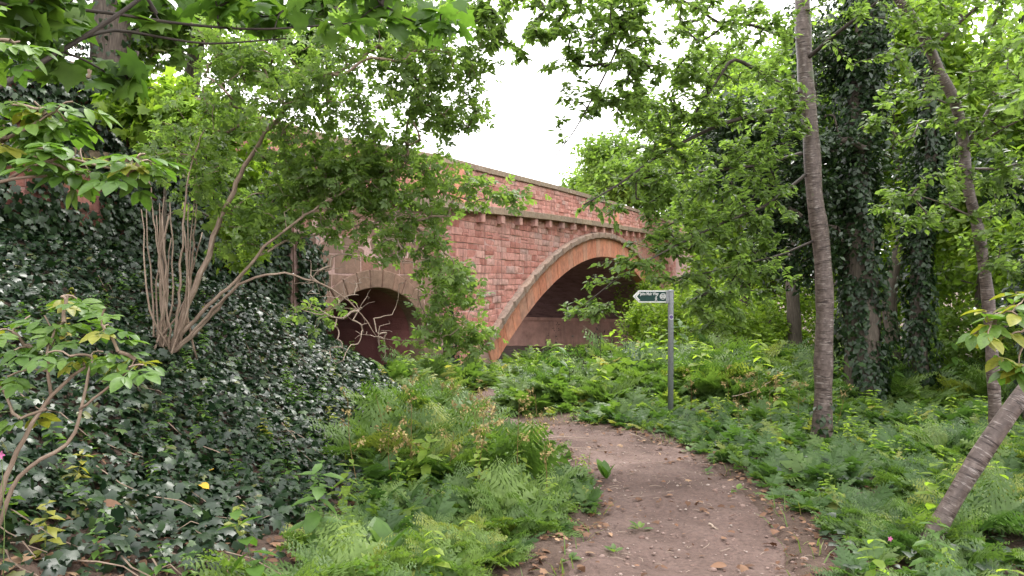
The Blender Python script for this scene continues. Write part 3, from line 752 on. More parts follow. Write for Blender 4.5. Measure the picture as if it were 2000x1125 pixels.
def leaf_object(name, T, pos, B, sz, mat, parent, rg, off=None, kind=None):
    templates = T if isinstance(T, list) else [T]; V, Fc, A, n = [], [], [], 0
    pick = rg.integers(0, len(templates), len(pos)); rn = np.clip(rg.normal(.5, .24, len(pos)), 0, 1)
    for i, t in enumerate(templates):
        q = pick == i
        if not q.any(): continue
        v, f, a = scatter(t[0], t[1], pos[q], B[q], sz[q], rn[q]); V.append(v); Fc.append(f + n); A.append(a); n += len(v)
    V = np.vstack(V) - (np.array(off) if off is not None else 0)
    me = mesh_np(name, V, np.vstack(Fc), {'rnd': np.concatenate(A)})
    o = link(name, me, mat, parent)
    if kind: o['kind'] = kind
    return o
def blob(c, r, n, rg, shell=.35):
    v = nrm(rg.normal(size=(n, 3))); rad = rg.uniform(shell, 1, (n, 1)) ** .6
    return np.asarray(c) + v * rad * np.asarray(r)
def pxp(pts, depth):        # polyline from pixels; depth scalar or list
    dp = np.broadcast_to(depth, (len(pts),)); return np.array([at(x, y, d) for (x, y), d in zip(pts, dp)])
def tree(name, label, base, paths, tips, T, mat, leafargs, barkm, seed, group=None, growargs={}, twig_thick=.02, trunk_k=14, cat='tree', clear=None, limbm=None):
    rg = np.random.default_rng(seed); o = thing(name, base, label, cat, group)
    mb = MB()
    for i, (pts, r0, r1) in enumerate(paths):
        k = max(6, int(np.linalg.norm(np.diff(pts, axis=0), axis=1).sum() / .12)); P = smooth_path(pts, k)
        R = np.linspace(r0, r1, k) * (1 + .05 * np.sin(np.arange(k) * .9 + seed) * (r0 > .05)) ; R = R * (1 + rg.normal(0, .02, k))
        if i == 0:
            R[:4] *= np.linspace(1.35, 1.05, 4)[:len(R[:4])]
            mb.tube(P, R, trunk_k)
        else:
            if i == 1: lm = MB()
            lm.tube(P, R, 8)
    part('trunk', mb, barkm, o, smooth=True, off=base)
    br = grow(paths, tips, rg, **growargs)
    if clear:        # cut back so that the sign can be read
        x0, x1, y0, y1 = clear
        def hit(P): a, c = project(P); return (a > x0) & (a < x1) & (c > y0) & (c < y1)
        br = [q for q in br if not hit(smooth_path(q[0], 24)).any()]
    if len(paths) == 1: lm = MB()
    wood_mesh(lm, br, twig_thick); part('limbs', lm, limbm or barkm, o, smooth=True, off=base, kind='stuff')
    pos, B, sz = leaves_on(br, rg, **leafargs)
    if clear: kk = ~hit(pos + B[:, :, 1] * .05); pos, B, sz = pos[kk], B[kk], sz[kk]
    leaf_object('crown', T, pos, B, sz, mat, o, rg, base)
    return o, br, rg
def project(P):
    d = P - CAM; c, s = math.cos(PITCH), math.sin(PITCH); fw = d[:, 1] * c + d[:, 2] * s; up = -d[:, 1] * s + d[:, 2] * c
    return 1000 + F * d[:, 0] / fw, 562.5 - F * up / fw
def base_of(x, y): return np.array([x, y, gh(x, y)])

# --- cherry with the straight trunk beside the path
c0 = base_of(4.02, 9.5); YC = 9.5
tr = pxp([(1608, 800), (1608, 700), (1612, 600), (1607, 500), (1600, 440), (1590, 390), (1588, 330), (1583, 250), (1575, 180), (1570, 100), (1567, 0), (1560, -200), (1555, -500)], YC); tr = np.vstack([c0 + np.array([0, 0, -.1]), tr])
lim = [(tr, .118, .085),
       (pxp([(1552, 80), (1500, 60), (1470, 48), (1400, 45), (1370, 20), (1330, 0), (1250, -60)], [9.5, 9.4, 9.3, 9, 8.8, 8.6, 8]), .026, .009),
       (pxp([(1560, 185), (1500, 150), (1430, 110), (1380, 190), (1330, 260)], [9.5, 9.4, 9.2, 9, 8.9]), .032, .01),
       (pxp([(1565, 212), (1500, 216), (1400, 245), (1290, 300), (1210, 360), (1140, 400)], [9.5, 9.3, 9, 8.7, 8.4, 8.2]), .034, .008),
       (pxp([(1565, 300), (1470, 325), (1380, 335), (1290, 340), (1180, 370)], [9.5, 9.2, 9.1, 9, 9]), .026, .007),
       (pxp([(1575, 340), (1500, 400), (1400, 440), (1300, 490), (1210, 540), (1110, 620)], [9.5, 9, 8.6, 8.3, 8.1, 8]), .022, .005),
       (pxp([(1590, 470), (1520, 500), (1430, 520), (1350, 540)], [9.5, 9.2, 9, 8.8]), .016, .005),
       (pxp([(1566, -20), (1450, -120), (1300, -160), (1150, -150), (1040, -60)], [9.5, 9, 8.5, 8, 7.6]), .05, .012),
       (pxp([(1300, -120), (1230, 40), (1180, 150), (1120, 260), (1080, 310)], [8.3, 8.2, 8.1, 8, 8]), .02, .005),
       (pxp([(1570, 120), (1640, 60), (1720, 0), (1800, -80)], [9.5, 9, 8.6, 8]), .03, .01)]
rg = np.random.default_rng(5)
tips = [blob(at(x, y, Y), r, n, rg) for x, y, Y, r, n in (
    (1370, 300, 9, (1.15, .8, .75), 130), (1480, 380, 9, (.6, .6, .7), 60), (1340, 420, 8.7, (.85, .8, .6), 110), (1390, 490, 8.7, (.9, .7, .6), 90), (1215, 530, 8.3, (.5, .6, .28), 26), (1255, 330, 8.6, (.6, .5, .4), 30), (1390, 610, 9, (.5, .5, .35), 30), (1480, 540, 9.2, (.5, .5, .5), 30), (1150, 605, 8.1, (.35, .4, .12), 16),
    (1330, 570, 8.6, (.6, .5, .35), 30), (1420, 600, 9, (.5, .5, .35), 22), (1180, 400, 8.5, (.4, .5, .2), 9), (1270, 640, 8.4, (.3, .3, .12), 8),
    (1290, 60, 8.3, (1.0, .7, .6), 110), (1130, 30, 8, (.8, .6, .4), 70), (1190, 160, 8.1, (.55, .5, .45), 44), (1010, 10, 7.6, (.6, .5, .35), 46), (1430, 90, 9, (.8, .7, .7), 90), (1500, 230, 9.2, (.6, .6, .7), 60), (1330, 200, 8.8, (.6, .5, .5), 46), (930, 60, 7.6, (.35, .4, .3), 30), (1290, 170, 8.5, (.5, .5, .4), 36), (1130, 200, 8, (.35, .3, .3), 14), (1080, 90, 7.9, (.5, .4, .3), 30), (1230, 10, 8.2, (.6, .5, .3), 40),
    (1090, 250, 8, (.18, .2, .1), 3), (1250, -200, 8.5, (2.2, 1.5, .9), 60), (1560, -400, 9.5, (2.4, 2.2, 1.4), 70), (1760, -60, 8.5, (1.2, 1, .7), 40), (1700, 60, 8.8, (.6, .5, .4), 14))]
tips = np.vstack(tips); tq = project(tips); tips = tips[~((tq[0] > 1205) & (tq[0] < 1335) & (tq[1] > 548) & (tq[1] < 700))]
tree('cherry_tree', 'tall straight cherry tree with ringed bark beside the signpost', c0, lim, tips, LEAF_MD, M['cherry'],
     dict(per=(16, 27), size=.085, tail=.7, spread=.02, droop=.1, jit=.2, flat=1.3), M['cherry_bark'], 5, growargs=dict(rtip=.0034, arch=.06, wob=.05), trunk_k=20, limbm=M['dark_twig'], clear=(1222, 1326, 560, 680))

# --- crooked cherry on the right
c1 = base_of(6.05, 9.2)
tr = np.vstack([c1 + np.array([0, 0, -.1]), pxp([(1945, 820), (1938, 700), (1932, 600), (1922, 520), (1910, 440), (1890, 370), (1882, 320), (1886, 285), (1874, 230), (1864, 185), (1838, 150), (1818, 100), (1792, 45), (1755, 0), (1700, -90), (1660, -250)], 9.2)])
lim = [(tr, .076, .055), (pxp([(1884, 290), (1900, 260), (1918, 240), (1935, 205)], 9.2), .03, .022), (pxp([(1910, 430), (1850, 400), (1790, 380)], [9.2, 8.9, 8.6]), .016, .006),
       (pxp([(1884, 300), (1960, 250), (2060, 200)], [9.2, 8.8, 8.4]), .02, .008), (pxp([(1815, 100), (1900, 20), (2000, -60)], [9.2, 8.8, 8.4]), .025, .01), (pxp([(1885, 330), (1960, 330), (2040, 300)], [9.2, 8.9, 8.7]), .018, .006)]
tips = [blob(at(x, y, Y), r, n, rg) for x, y, Y, r, n in ((1920, 110, 8.8, (1.1, .8, .7), 75), (1950, 300, 8.8, (.7, .7, .6), 55), (1780, 210, 8.9, (.6, .6, .45), 26), (1790, 400, 8.7, (.5, .5, .4), 26), (1960, 470, 8.9, (.5, .5, .5), 35), (1700, -150, 9, (1.8, 1.5, .8), 60), (2050, 100, 8.4, (.9, .8, 1.0), 40), (1830, 30, 8.8, (.7, .5, .4), 24))]
tree('cherry_tree', 'crooked slender cherry tree whose trunk kinks behind the leafy shrub', c1, lim, np.vstack(tips), LEAF_MD, M['cherry'], dict(per=(15, 25), size=.1, tail=.65, spread=.03, droop=.12, jit=.25, flat=1.1), M['cherry_bark'], 6, growargs=dict(rtip=.0034, arch=.06), trunk_k=16)

# --- leaning cherry at the bottom right
c2 = base_of(2.82, 5.0)
tr = np.vstack([c2 + np.array([-.04, 0, -.12]), pxp([(1803, 1085), (1830, 1030), (1868, 965), (1920, 880), (1985, 785), (2060, 690), (2120, 560), (2150, 380), (2140, 150), (2160, -100)], [5, 5, 5, 5, 5, 5, 5, 5.1, 5.2, 5.3])])
lim = [(tr, .062, .052), (pxp([(2110, 590), (2040, 600), (1960, 640)], [5, 4.8, 4.7]), .016, .006)]
tips = [blob(at(x, y, Y), r, n, rg) for x, y, Y, r, n in ((2200, 100, 5.3, (.7, .9, 1.0), 60), (2230, -200, 5.4, (1.2, 1.2, .7), 60))]
tree('cherry_tree', 'leaning cherry trunk with dark bark tilting over the fern bed', c2, lim, np.vstack(tips), LEAF_MD, M['cherry'], dict(per=(16, 26), size=.1, tail=.5, spread=.04), M['cherry_bark'], 7, growargs=dict(rtip=.0032), trunk_k=22)

# --- ivy on trunks
def ivy_on(o, pts, r0, r1, n, rg, off, size=.105, T=IVY_LO):
    P = smooth_path(pts, 60); u = rg.uniform(0, 1, n); i = u * 59; i0 = np.minimum(i.astype(int), 58); fr = (i - i0)[:, None]
    c = P[i0] * (1 - fr) + P[i0 + 1] * fr; ang = rg.uniform(0, 2 * math.pi, n); lump = 1 + .3 * np.sin(ang * 3 + u * 17) + .22 * np.sin(ang * 2 - u * 31) + .12 * np.sin(u * 60 + ang * 5)
    r = (r0 + (r1 - r0) * u) * lump * rg.uniform(.82, 1.08, n); nd = np.stack([np.cos(ang), np.sin(ang), np.zeros(n)], 1)
    pos = c + nd * r[:, None]; d = np.stack([rg.normal(0, .5, n), rg.normal(0, .5, n), np.full(n, -1.0)], 1) + nd * .35
    kp = (np.sin(ang * 4 + u * 23) + np.sin(ang - u * 41) + rg.normal(0, .5, n) > -1.35); pos, d, nd = pos[kp], d[kp], nd[kp]; n = len(pos); d[:, :2] += rg.normal(0, .35, (n, 2))
    return leaf_object('ivy', T, pos, orient(d, nd + rg.normal(0, .35, (n, 3)) + np.array([0, 0, .35])), size * rg.uniform(.45, 1.3, n), M['ivy_tree'], o, rg, off)
def ivy_tree(label, x, y, h, rt, ri, n, crown, seed, lean=(0, 0)):
    b = base_of(x, y); pts = np.array([b + np.array([lean[0] * t, lean[1] * t, h * t - .1]) for t in (0, .2, .45, .7, 1)]); pts[1:4, :2] += np.random.default_rng(seed).normal(0, .08, (3, 2))
    rg2 = np.random.default_rng(seed); tips = np.vstack([blob(at(px, py, Y), r, k, rg2) for px, py, Y, r, k in crown])
    o, br, rg3 = tree('ivy_clad_tree', label, b, [(pts, rt, rt * .45)], tips, LEAF_LO, M['dark'], dict(per=(45, 75), size=.12, tail=1.0, spread=.14, droop=.3), M['grey_bark'], seed, growargs=dict(rtip=.006), twig_thick=.03)
    ivy_on(o, pts, ri, ri * .7, n, rg3, b); return o
ivy_tree('large tree wrapped in thick dark ivy right behind the straight cherry', 6.45, 13.4, 9.5, .34, .43, 13000,
         [(1500, 330, 13.2, (1.2, 1, 1.2), 130), (1440, 270, 13, (.7, .8, .7), 60), (1640, 250, 13.6, (1.0, .9, 1.8), 110), (1560, 470, 13.5, (.8, .8, .9), 70), (1640, 60, 13.6, (.9, 1, 1.2), 50)], 21)
ivy_tree('narrow tree wrapped in ivy deeper in the wood beside the large ivied tree', 7.9, 14.1, 7, .17, .27, 5200,
         [(1790, 420, 14.2, (.5, .5, .8), 22), (1820, 300, 14.5, (.6, .6, .8), 20)], 22)
ivy_tree('dark ivied tree stump at the edge of the wood past the leaning trunk', 7.15, 9.9, 6.5, .2, .3, 1800, [(2020, 560, 10, (.4, .5, .7), 14), (2030, 330, 10.2, (.7, .7, .8), 20)], 23)

# --- wood on the right: single trees behind
rb = np.random.default_rng(31)
def wood_tree(label, x, y, h, cw, c_low, mat, seed, group, leaf=.2, ntip=130, per=(55, 85), trunk=.16, T=LEAF_LO, base=None):
    rg2 = np.random.default_rng(seed); b = base_of(x, y) if base is None else np.array(base)
    pts = np.array([b + np.array([0, 0, h * t * .92 - .1]) for t in (0, .25, .5, .75, 1)]); pts[1:, :2] += rg2.normal(0, .18, (4, 2))
    tips = []
    for k in range(9):
        zz = b[2] + h * rg2.uniform(c_low, .95); f_ = 1 - abs((zz - b[2]) / h - .55); a = rg2.uniform(0, 6.28)
        c = b + np.array([math.cos(a) * cw * .55 * f_, math.sin(a) * cw * .55 * f_, zz - b[2]])
        tips.append(blob(c, (cw * .5, cw * .5, cw * .36), ntip // 9, rg2, .2))
    return tree('woodland_tree', label, b, [(pts, trunk, trunk * .3)], np.vstack(tips), T, mat, dict(per=per, size=leaf, tail=1.3, spread=leaf * 1.3, droop=.3), M['grey_bark'], seed, group, growargs=dict(rtip=.008), twig_thick=.04, trunk_k=10)
G1 = 'green trees filling the wood behind the cherries'
for i, (x, y, h, cw, cl, mk) in enumerate(((8.0, 20.5, 10, 2.6, .42, 'wood'), (11.5, 17.5, 9, 2.8, .25, 'wood'), (13, 23, 12, 3.4, .2, 'bright'), (9.6, 27, 12, 3.4, .2, 'wood'), (14.2, 33, 14, 4.2, .15, 'wood'), (18, 26, 13, 4, .15, 'bright'),
        (17, 19, 11, 3.4, .15, 'wood'), (22, 34, 15, 4.6, .1, 'wood'), (12.5, 13.5, 8.5, 2.6, .2, 'bright'), (11.5, 43, 15, 4.4, .15, 'bright'), (27, 28, 14, 4.6, .1, 'wood'), (15.5, 46, 16, 4.6, .1, 'wood'), (30, 42, 17, 5.5, .1, 'wood'), (7.7, 24.5, 9, 2.2, .3, 'bright'), (10.4, 13, 8, 2.2, .15, 'bright'), (14.5, 16, 10, 3, .1, 'wood'), (9.2, 17.5, 9, 2.2, .4, 'bright'), (20, 15, 11, 3.5, .1, 'bright'))):
    tone = 'yellow green' if mk == 'bright' else 'mid green'; far_ = 'far back' if y > 30 else ('in the middle of the wood' if y > 18 else 'close behind the trunks'); sz_ = 'tall' if h > 12.5 else ('broad' if cw > 2.7 else 'small'); sd_ = 'behind the straight cherry' if x / y < .43 else 'beyond the ivied trunks'
    wood_tree('%s %s tree %s %s' % (sz_, tone, far_, sd_) if i else 'slim grey trunked tree standing behind the feathery plants', x, y, h, cw, cl, M[mk], 40 + i, ('trees ' + sz_ + ' ' + tone + ' ' + far_ + ' ' + sd_) if i else None, leaf=.15 + .004 * y, ntip=150, per=(70, 110), trunk=.13 + .004 * y)
G2 = 'hazy trees rising behind the bridge parapet'
for i, (x, y, h, cw) in enumerate(((8.8, 56, 15.5, 4.4), (13, 60, 20, 5.5), (5.2, 62, 13.5, 4.0), (19, 58, 21, 6))):
    wood_tree('pale green tree rising behind the far end of the bridge parapet', x, y, h, cw, .1, M['wood'], 70 + i, G2, leaf=.42, ntip=220, per=(90, 130), trunk=.3, base=(x, y, -2.5))

# --- low bushes in the wood
def bush(label, x, y, r, h, mat, seed, group, leaf=.11, n=90, per=(40, 60)):
    rg2 = np.random.default_rng(seed); b = base_of(x, y); o = thing('bush', b, label, 'bush', group); mb = MB(); br = []
    st = [(np.array([b + np.array([0, 0, -.05]), b + np.array([rg2.normal(0, .3) * r, rg2.normal(0, .3) * r, h * .5])]), .03, .012) for _ in range(6)]
    for P, a_, c_ in st: mb.tube(P, [a_, c_], 5)
    tips = blob(b + np.array([0, 0, h * .55]), (r, r, h * .5), n, rg2, .3); tips[:, 2] = np.maximum(tips[:, 2], b[2] + .1)
    br = grow(st, tips, rg2, rtip=.003); wood_mesh(mb, br); part('stem', mb, M['grey_bark'], o, off=b)
    pos, B, sz = leaves_on(br, rg2, per, leaf, .8, leaf * .9, .2)
    leaf_object('foliage', LEAF_LO, pos, B, sz, mat, o, rg2, b); return o
# ivy and dead brown leaves at the foot of the straight cherry
ch = bpy.data.objects['cherry_tree']
ivy_on(ch, [c0 + [0, 0, -.05], c0 + [0, 0, .25], c0 + [.02, 0, .6]], .2, .12, 130, np.random.default_rng(4), c0, .08)
G3 = 'bright bushes in the clearing behind the signpost'
for i, (x, y, r, h) in enumerate(((6.4, 21, 1.5, 2.1), (8.6, 23, 1.8, 2.4), (5.4, 26, 1.6, 2.4), (10.8, 21, 1.6, 2.4), (7.4, 30, 2.2, 3.2), (12.5, 27, 2.2, 3), (10.2, 35, 2.6, 4), (8.0, 40, 2.6, 4.5), (9.9, 16.2, 1.2, 1.7), (14.5, 20, 2, 3), (11.6, 11.6, 1.3, 2.2), (9.4, 11.0, 1.0, 1.7), (16, 15, 2, 3))):
    sz_ = 'big' if h > 2.8 else ('low' if h < 2.15 else 'rounded'); sd_ = 'behind the signpost' if x / y < .32 else ('behind the straight cherry' if x / y < .46 else 'beyond the ivied trunks'); fr_ = 'far back' if y > 25 else 'in the clearing'
    bush('%s bright leafy bush %s %s' % (sz_, fr_, sd_), x, y, r, h, M['bright'] if i not in (8, 11) else M['wood'], 100 + i, 'bushes %s %s %s' % (sz_, fr_, sd_), leaf=.09 + .003 * y)

# --- big-leaved shrub leaning in at the right edge, near
def leaf_parts(o, sprays, rg, mats, templates, size, off):
    """single leaves of a near shrub, each its own object with shared mesh data"""
    mes = []
    for i, t in enumerate(templates):
        for j in range(3):
            me = mesh_np('leaf', t[0], t[1], {'rnd': np.full(len(t[0]), (.3, .55, .8)[j] if (i + j) % 7 else .95)}, smooth=False); me.materials.append(mats); mes.append(me)
    for p, d, nn in sprays:
        B = orient(d[None], nn[None])[0]; s_ = size * rg.uniform(.72, 1.2)
        lf = bpy.data.objects.new('leaf', mes[int(rg.integers(len(mes)))]); COL.objects.link(lf); lf.parent = o
        m = Matrix(((*(B[0] * s_), p[0] - off[0]), (*(B[1] * s_), p[1] - off[1]), (*(B[2] * s_), p[2] - off[2]), (0, 0, 0, 1))); lf.matrix_local = m
def near_shrub(name, label, base, paths, tipgroups, size, seed, templates, nleaf=3, cat='shrub', droop=.35, mat='elder_near', rtip=.004):
    rg2 = np.random.default_rng(seed); o = thing(name, base, label, cat); mb = MB()
    for pts, r0, r1 in paths:
        k = max(8, int(np.linalg.norm(np.diff(pts, axis=0), axis=1).sum() / .06)); P = smooth_path(pts, k) + rg2.normal(0, .003, (k, 3)); mb.tube(P, np.linspace(r0, r1, k), 8)
    tips = np.vstack([blob(c, r, n, rg2, .2) for c, r, n in tipgroups]); br = grow(paths, tips, rg2, rtip=rtip, arch=.1, wob=.05, step=.08)
    wood_mesh(mb, br, .01); part('stem', mb, M['elder_bark'], o, smooth=True, off=base)
    sp_ = []
    for P, R in br:
        ax = nrm(P[-1] - P[-3]); ph = rg2.uniform(0, 6.28)
        for q in range(nleaf):
            a = ph + q * 6.28 / nleaf; d = ax * .35 + np.array([math.cos(a), math.sin(a), -droop * rg2.uniform(.4, 1.5)]) * .9; nn = np.array([0, -.15, 1.0]) + rg2.normal(0, .22, 3) + d * .2
            sp_.append((P[-1] - ax * rg2.uniform(0, .06), d, nn))
    leaf_parts(o, sp_, rg2, M[mat], templates, size, base); return o
b = np.array([3.3, 4.4, gh(3.3, 4.4)])
near_shrub('broad_leaved_shrub', 'broad leaved green shrub hanging over the leaning cherry trunk', b, [(np.array([b, b + [.15, .1, .8], at(2010, 640, 4.5)]), .018, .008), (np.array([at(2010, 640, 4.5), at(1960, 660, 4.5)]), .008, .004), (np.array([at(2010, 640, 4.5), at(1985, 720, 4.5)]), .008, .004)],
           [(at(1940, 640, 4.5), (.17, .2, .13), 8), (at(1980, 710, 4.5), (.12, .2, .12), 8), (at(1975, 590, 4.6), (.1, .15, .1), 5)], .13, 61, [LEAF_HI], 5)

# --- elder sapling, lower left, near
b = np.array([-2.3, 3.15, 0]); b[2] = gh(b[0], b[1])
stm = [(np.array([b, at(15, 920, 3.15), at(60, 830, 3.15), at(110, 760, 3.2), at(165, 715, 3.2)]), .014, .007), (np.array([b, at(40, 920, 3.1), at(150, 860, 3.1), at(155, 800, 3.1), at(180, 700, 3.15)]), .011, .006),
       (np.array([at(100, 775, 3.2), at(90, 690, 3.2), at(110, 640, 3.3)]), .008, .005), (np.array([at(155, 800, 3.1), at(220, 750, 3.1), at(255, 720, 3.1)]), .006, .004)]
near_shrub('elder_sapling', 'young elder with pale green leaves and bare lower stems on the ivy bank', b, stm,
           [(at(45, 660, 3.25), (.1, .12, .1), 6), (at(110, 600, 3.4), (.16, .15, .12), 9), (at(140, 690, 3.2), (.14, .14, .09), 8), (at(215, 625, 3.2), (.07, .1, .07), 4), (at(255, 705, 3.1), (.09, .1, .06), 5), (at(40, 810, 3.15), (.05, .06, .05), 2), (at(20, 740, 3.2), (.08, .1, .1), 4)], .155, 62, COMP_HI, 2)
# --- elder bough, upper left
b = np.array([-3.0, 2.7, 0]); b[2] = gh(b[0], b[1])
stm = [(np.array([b, b + [.1, .1, .6], at(-180, 420, 2.95), at(-40, 360, 3.0), at(25, 352, 3.0), at(90, 344, 3.0)]), .02, .006), (np.array([at(-180, 420, 2.95), at(-60, 300, 3.1), at(60, 250, 3.1), at(110, 215, 3.1)]), .012, .006),
       (np.array([at(20, 345, 3.0), at(70, 318, 3.0), at(150, 305, 3.0), at(190, 328, 3.0), at(235, 334, 3.0)]), .007, .004), (np.array([at(-180, 420, 2.95), at(-120, 150, 3.1), at(-20, 80, 3.1)]), .012, .005)]
near_shrub('elder_shrub', 'elder bough with large fresh green leaves in front of the brick wing wall', b, stm,
           [(at(95, 215, 3.1), (.16, .14, .07), 10), (at(20, 265, 3.05), (.13, .15, .1), 8), (at(120, 300, 3.0), (.13, .12, .08), 8), (at(255, 300, 3.0), (.09, .08, .07), 6), (at(265, 345, 3.0), (.07, .08, .05), 3), (at(0, 60, 3.1), (.1, .15, .12), 6), (at(15, 110, 3.1), (.07, .1, .07), 3), (at(20, 190, 3.1), (.1, .1, .05), 4), (at(160, 340, 3.0), (.05, .05, .04), 2)], .175, 63, COMP_HI, 2)

# --- many-stemmed elder in the middle left
b = base_of(-3.7, 7.9); Yk = 8.0; rg = np.random.default_rng(8)
o = thing('elder_bush', b, 'many stemmed elder bush spreading bare branches over the side arch', 'bush')
pk = lambda pts, dep: pxp(pts, dep)
mains = [(np.vstack([b - [0, 0, .05], pk([(345, 645), (400, 520), (440, 400), (490, 300), (560, 205), (640, 155), (705, 108), (740, 90)], [7.9, 7.9, 7.9, 7.8, 7.7, 7.6, 7.5, 7.5])]), .038, .012),
         (np.vstack([b, pk([(360, 640), (450, 560), (520, 480), (600, 415), (690, 365), (780, 330)], [7.9, 7.8, 7.7, 7.7, 7.8, 8])]), .024, .007),
         (np.vstack([b, pk([(375, 650), (430, 590), (480, 545), (560, 530), (640, 560), (700, 600), (740, 660)], [7.9, 7.8, 7.7, 7.7, 7.8, 7.9, 8])]), .02, .005),
         (np.vstack([b, pk([(320, 640), (310, 500), (330, 420)], [7.9, 7.8, 7.8])]), .022, .01), (np.vstack([b, pk([(430, 600), (500, 500), (560, 470), (680, 445), (800, 420)], [7.9, 7.9, 7.9, 8, 8.1])]), .02, .006),
         (np.vstack([b, pk([(330, 640), (300, 430), (290, 330)], [7.8, 7.7, 7.7])]), .014, .006), (np.vstack([b, pk([(345, 640), (355, 470), (370, 330), (400, 250)], [7.8, 7.7, 7.7, 7.7])]), .016, .006),
         (np.vstack([b, pk([(365, 640), (375, 500), (385, 380), (380, 250)], [8, 8, 8, 8])]), .014, .005), (np.vstack([b, pk([(310, 660), (325, 560), (318, 420)], [7.7, 7.6, 7.6])]), .014, .006)]
mb = MB()
for P, r0, r1 in mains:
    k = max(8, int(np.linalg.norm(np.diff(P, axis=0), axis=1).sum() / .1)); q = smooth_path(P, k) + rg.normal(0, .008, (k, 3)); mb.tube(q, np.linspace(r0, r1, k), 9)
for i in range(13):     # thin upright shoots
    x = rg.uniform(285, 385); h = rg.uniform(380, 480); q = smooth_path(np.vstack([b + [rg.normal(0, .12), rg.normal(0, .1), -.05], at(x, 600, 7.9 + rg.normal(0, .15)), at(x + rg.normal(0, 14), h, 7.9 + rg.normal(0, .2))]), 9) + rg.normal(0, .01, (9, 3)); mb.tube(q, np.linspace(.013, .006, 9), 5)
part('stem', mb, M['elder_bark'], o, smooth=True, off=b)
tipsL = np.vstack([blob(at(x, y, Y), r, n, rg, .1) for x, y, Y, r, n in (
    (720, 190, 7.7, (1.0, .6, .5), 70), (600, 130, 7.6, (.8, .6, .5), 60), (500, 180, 7.7, (.6, .5, .6), 50), (450, 80, 7.7, (.8, .6, .5), 50), (660, 300, 7.9, (.9, .5, .5), 60), (840, 160, 7.6, (.55, .5, .5), 40), (860, 70, 7.5, (.55, .5, .45), 40), (900, 225, 7.8, (.3, .3, .2), 16), (760, 60, 7.5, (.7, .5, .4), 36),
    (830, 370, 8.2, (.75, .5, .35), 80), (790, 470, 8.2, (.6, .5, .4), 44), (880, 560, 8.3, (.42, .5, .5), 64), (860, 650, 8.4, (.4, .5, .25), 24), (930, 660, 8.4, (.2, .3, .25), 16), (640, 420, 8, (.7, .5, .35), 34), (680, 350, 8, (.7, .5, .4), 75), (600, 330, 8, (.5, .4, .4), 50), (760, 290, 8, (.7, .5, .3), 50), (560, 400, 8, (.4, .4, .4), 30), (930, 130, 7.6, (.25, .3, .3), 14), (1000, 385, 8.3, (.35, .3, .1), 10), (890, 220, 7.9, (.35, .4, .2), 14),
    (430, 380, 8, (.45, .4, .5), 34), (400, 250, 8, (.6, .4, .6), 40), (480, 470, 8, (.35, .4, .3), 16), (330, 300, 8, (.4, .4, .5), 20), (600, 620, 8.2, (.4, .4, .3), 6))])
br = grow(mains, tipsL, rg, rtip=.0025, arch=.06, wob=.07)
tw = MB(); wood_mesh(tw, br, .012); part('twigs', tw, M['elder_bark'], o, smooth=True, off=b, kind='stuff')
pos, B, sz = leaves_on(br, rg, (6, 10), .135, .55, .05, .25)
kk = rg.uniform(0, 1, len(pos)) < 1; leaf_object('crown', COMP_LO, pos, B, sz, M['elder'], o, rg, b)
tipsD = np.vstack([blob(at(x, y, Y), r, n, rg, .1) for x, y, Y, r, n in ((640, 560, 8, (.6, .4, .5), 60), (720, 640, 8.1, (.4, .4, .4), 40), (760, 520, 8.1, (.5, .4, .4), 40), (600, 450, 8, (.5, .4, .4), 30), (650, 700, 7.9, (.3, .3, .2), 12))])
brd = grow(mains, tipsD, rg, rtip=.0026, arch=.05, wob=.05); tw = MB(); wood_mesh(tw, brd, .012); part('bare_branches', tw, M['dead_twig'], o, smooth=True, off=b, kind='stuff', label='pale bare branches tangled in front of the side arch')

# --- trees behind the wing wall, upper left
def wpt(s, y): p = WA + U * s + NV * y; return p
def wall_tree(label, px, Y, rt, ri, n, seed, tipsdef, matk='maple'):
    p = at(px, 200, Y); b = np.array([p[0], p[1], 2.6]); rg2 = np.random.default_rng(seed)
    pts = np.array([b, b + [0, 0, 2], b + [rg2.normal(0, .15), 0, 4], b + [rg2.normal(0, .3), .2, 7]]); tips = np.vstack([blob(at(x, y, d), r, k, rg2, .1) for x, y, d, r, k in tipsdef])
    o, br, rg3 = tree('maple_tree', label, b, [(pts, rt, rt * .6)], tips, MAPLE, M[matk], dict(per=(9, 15), size=.17, tail=.7, spread=.08, droop=.45), M['grey_bark'], seed, growargs=dict(rtip=.005, arch=.02), twig_thick=.03)
    if n: ivy_on(o, pts, ri, ri * .9, n, rg3, b, .09)
    return o
wall_tree('stout ivy wrapped maple trunk rising behind the wing wall', 212, 11.6, .34, .42, 2600, 81, [(60, 50, 11, (.7, 1, .7), 30), (330, 60, 11.9, (.5, .4, .5), 22), (250, -120, 11.6, (2.4, 1.6, 1.0), 90), (30, 150, 11, (.8, .6, .5), 24), (300, 110, 12.5, (.7, .5, .4), 16)])
wall_tree('slender bare maple trunk rising behind the wing wall', 368, 13, .17, .2, 0, 82, [(480, 20, 12.5, (1.3, 1, .9), 70), (640, 0, 12.5, (1.4, 1, .8), 70), (420, 230, 12.6, (.9, .3, .4), 24), (800, 30, 12, (.9, .8, .7), 40), (330, 230, 11.8, (.7, .2, .4), 18), (560, 120, 13, (1.2, .8, .5), 40)])

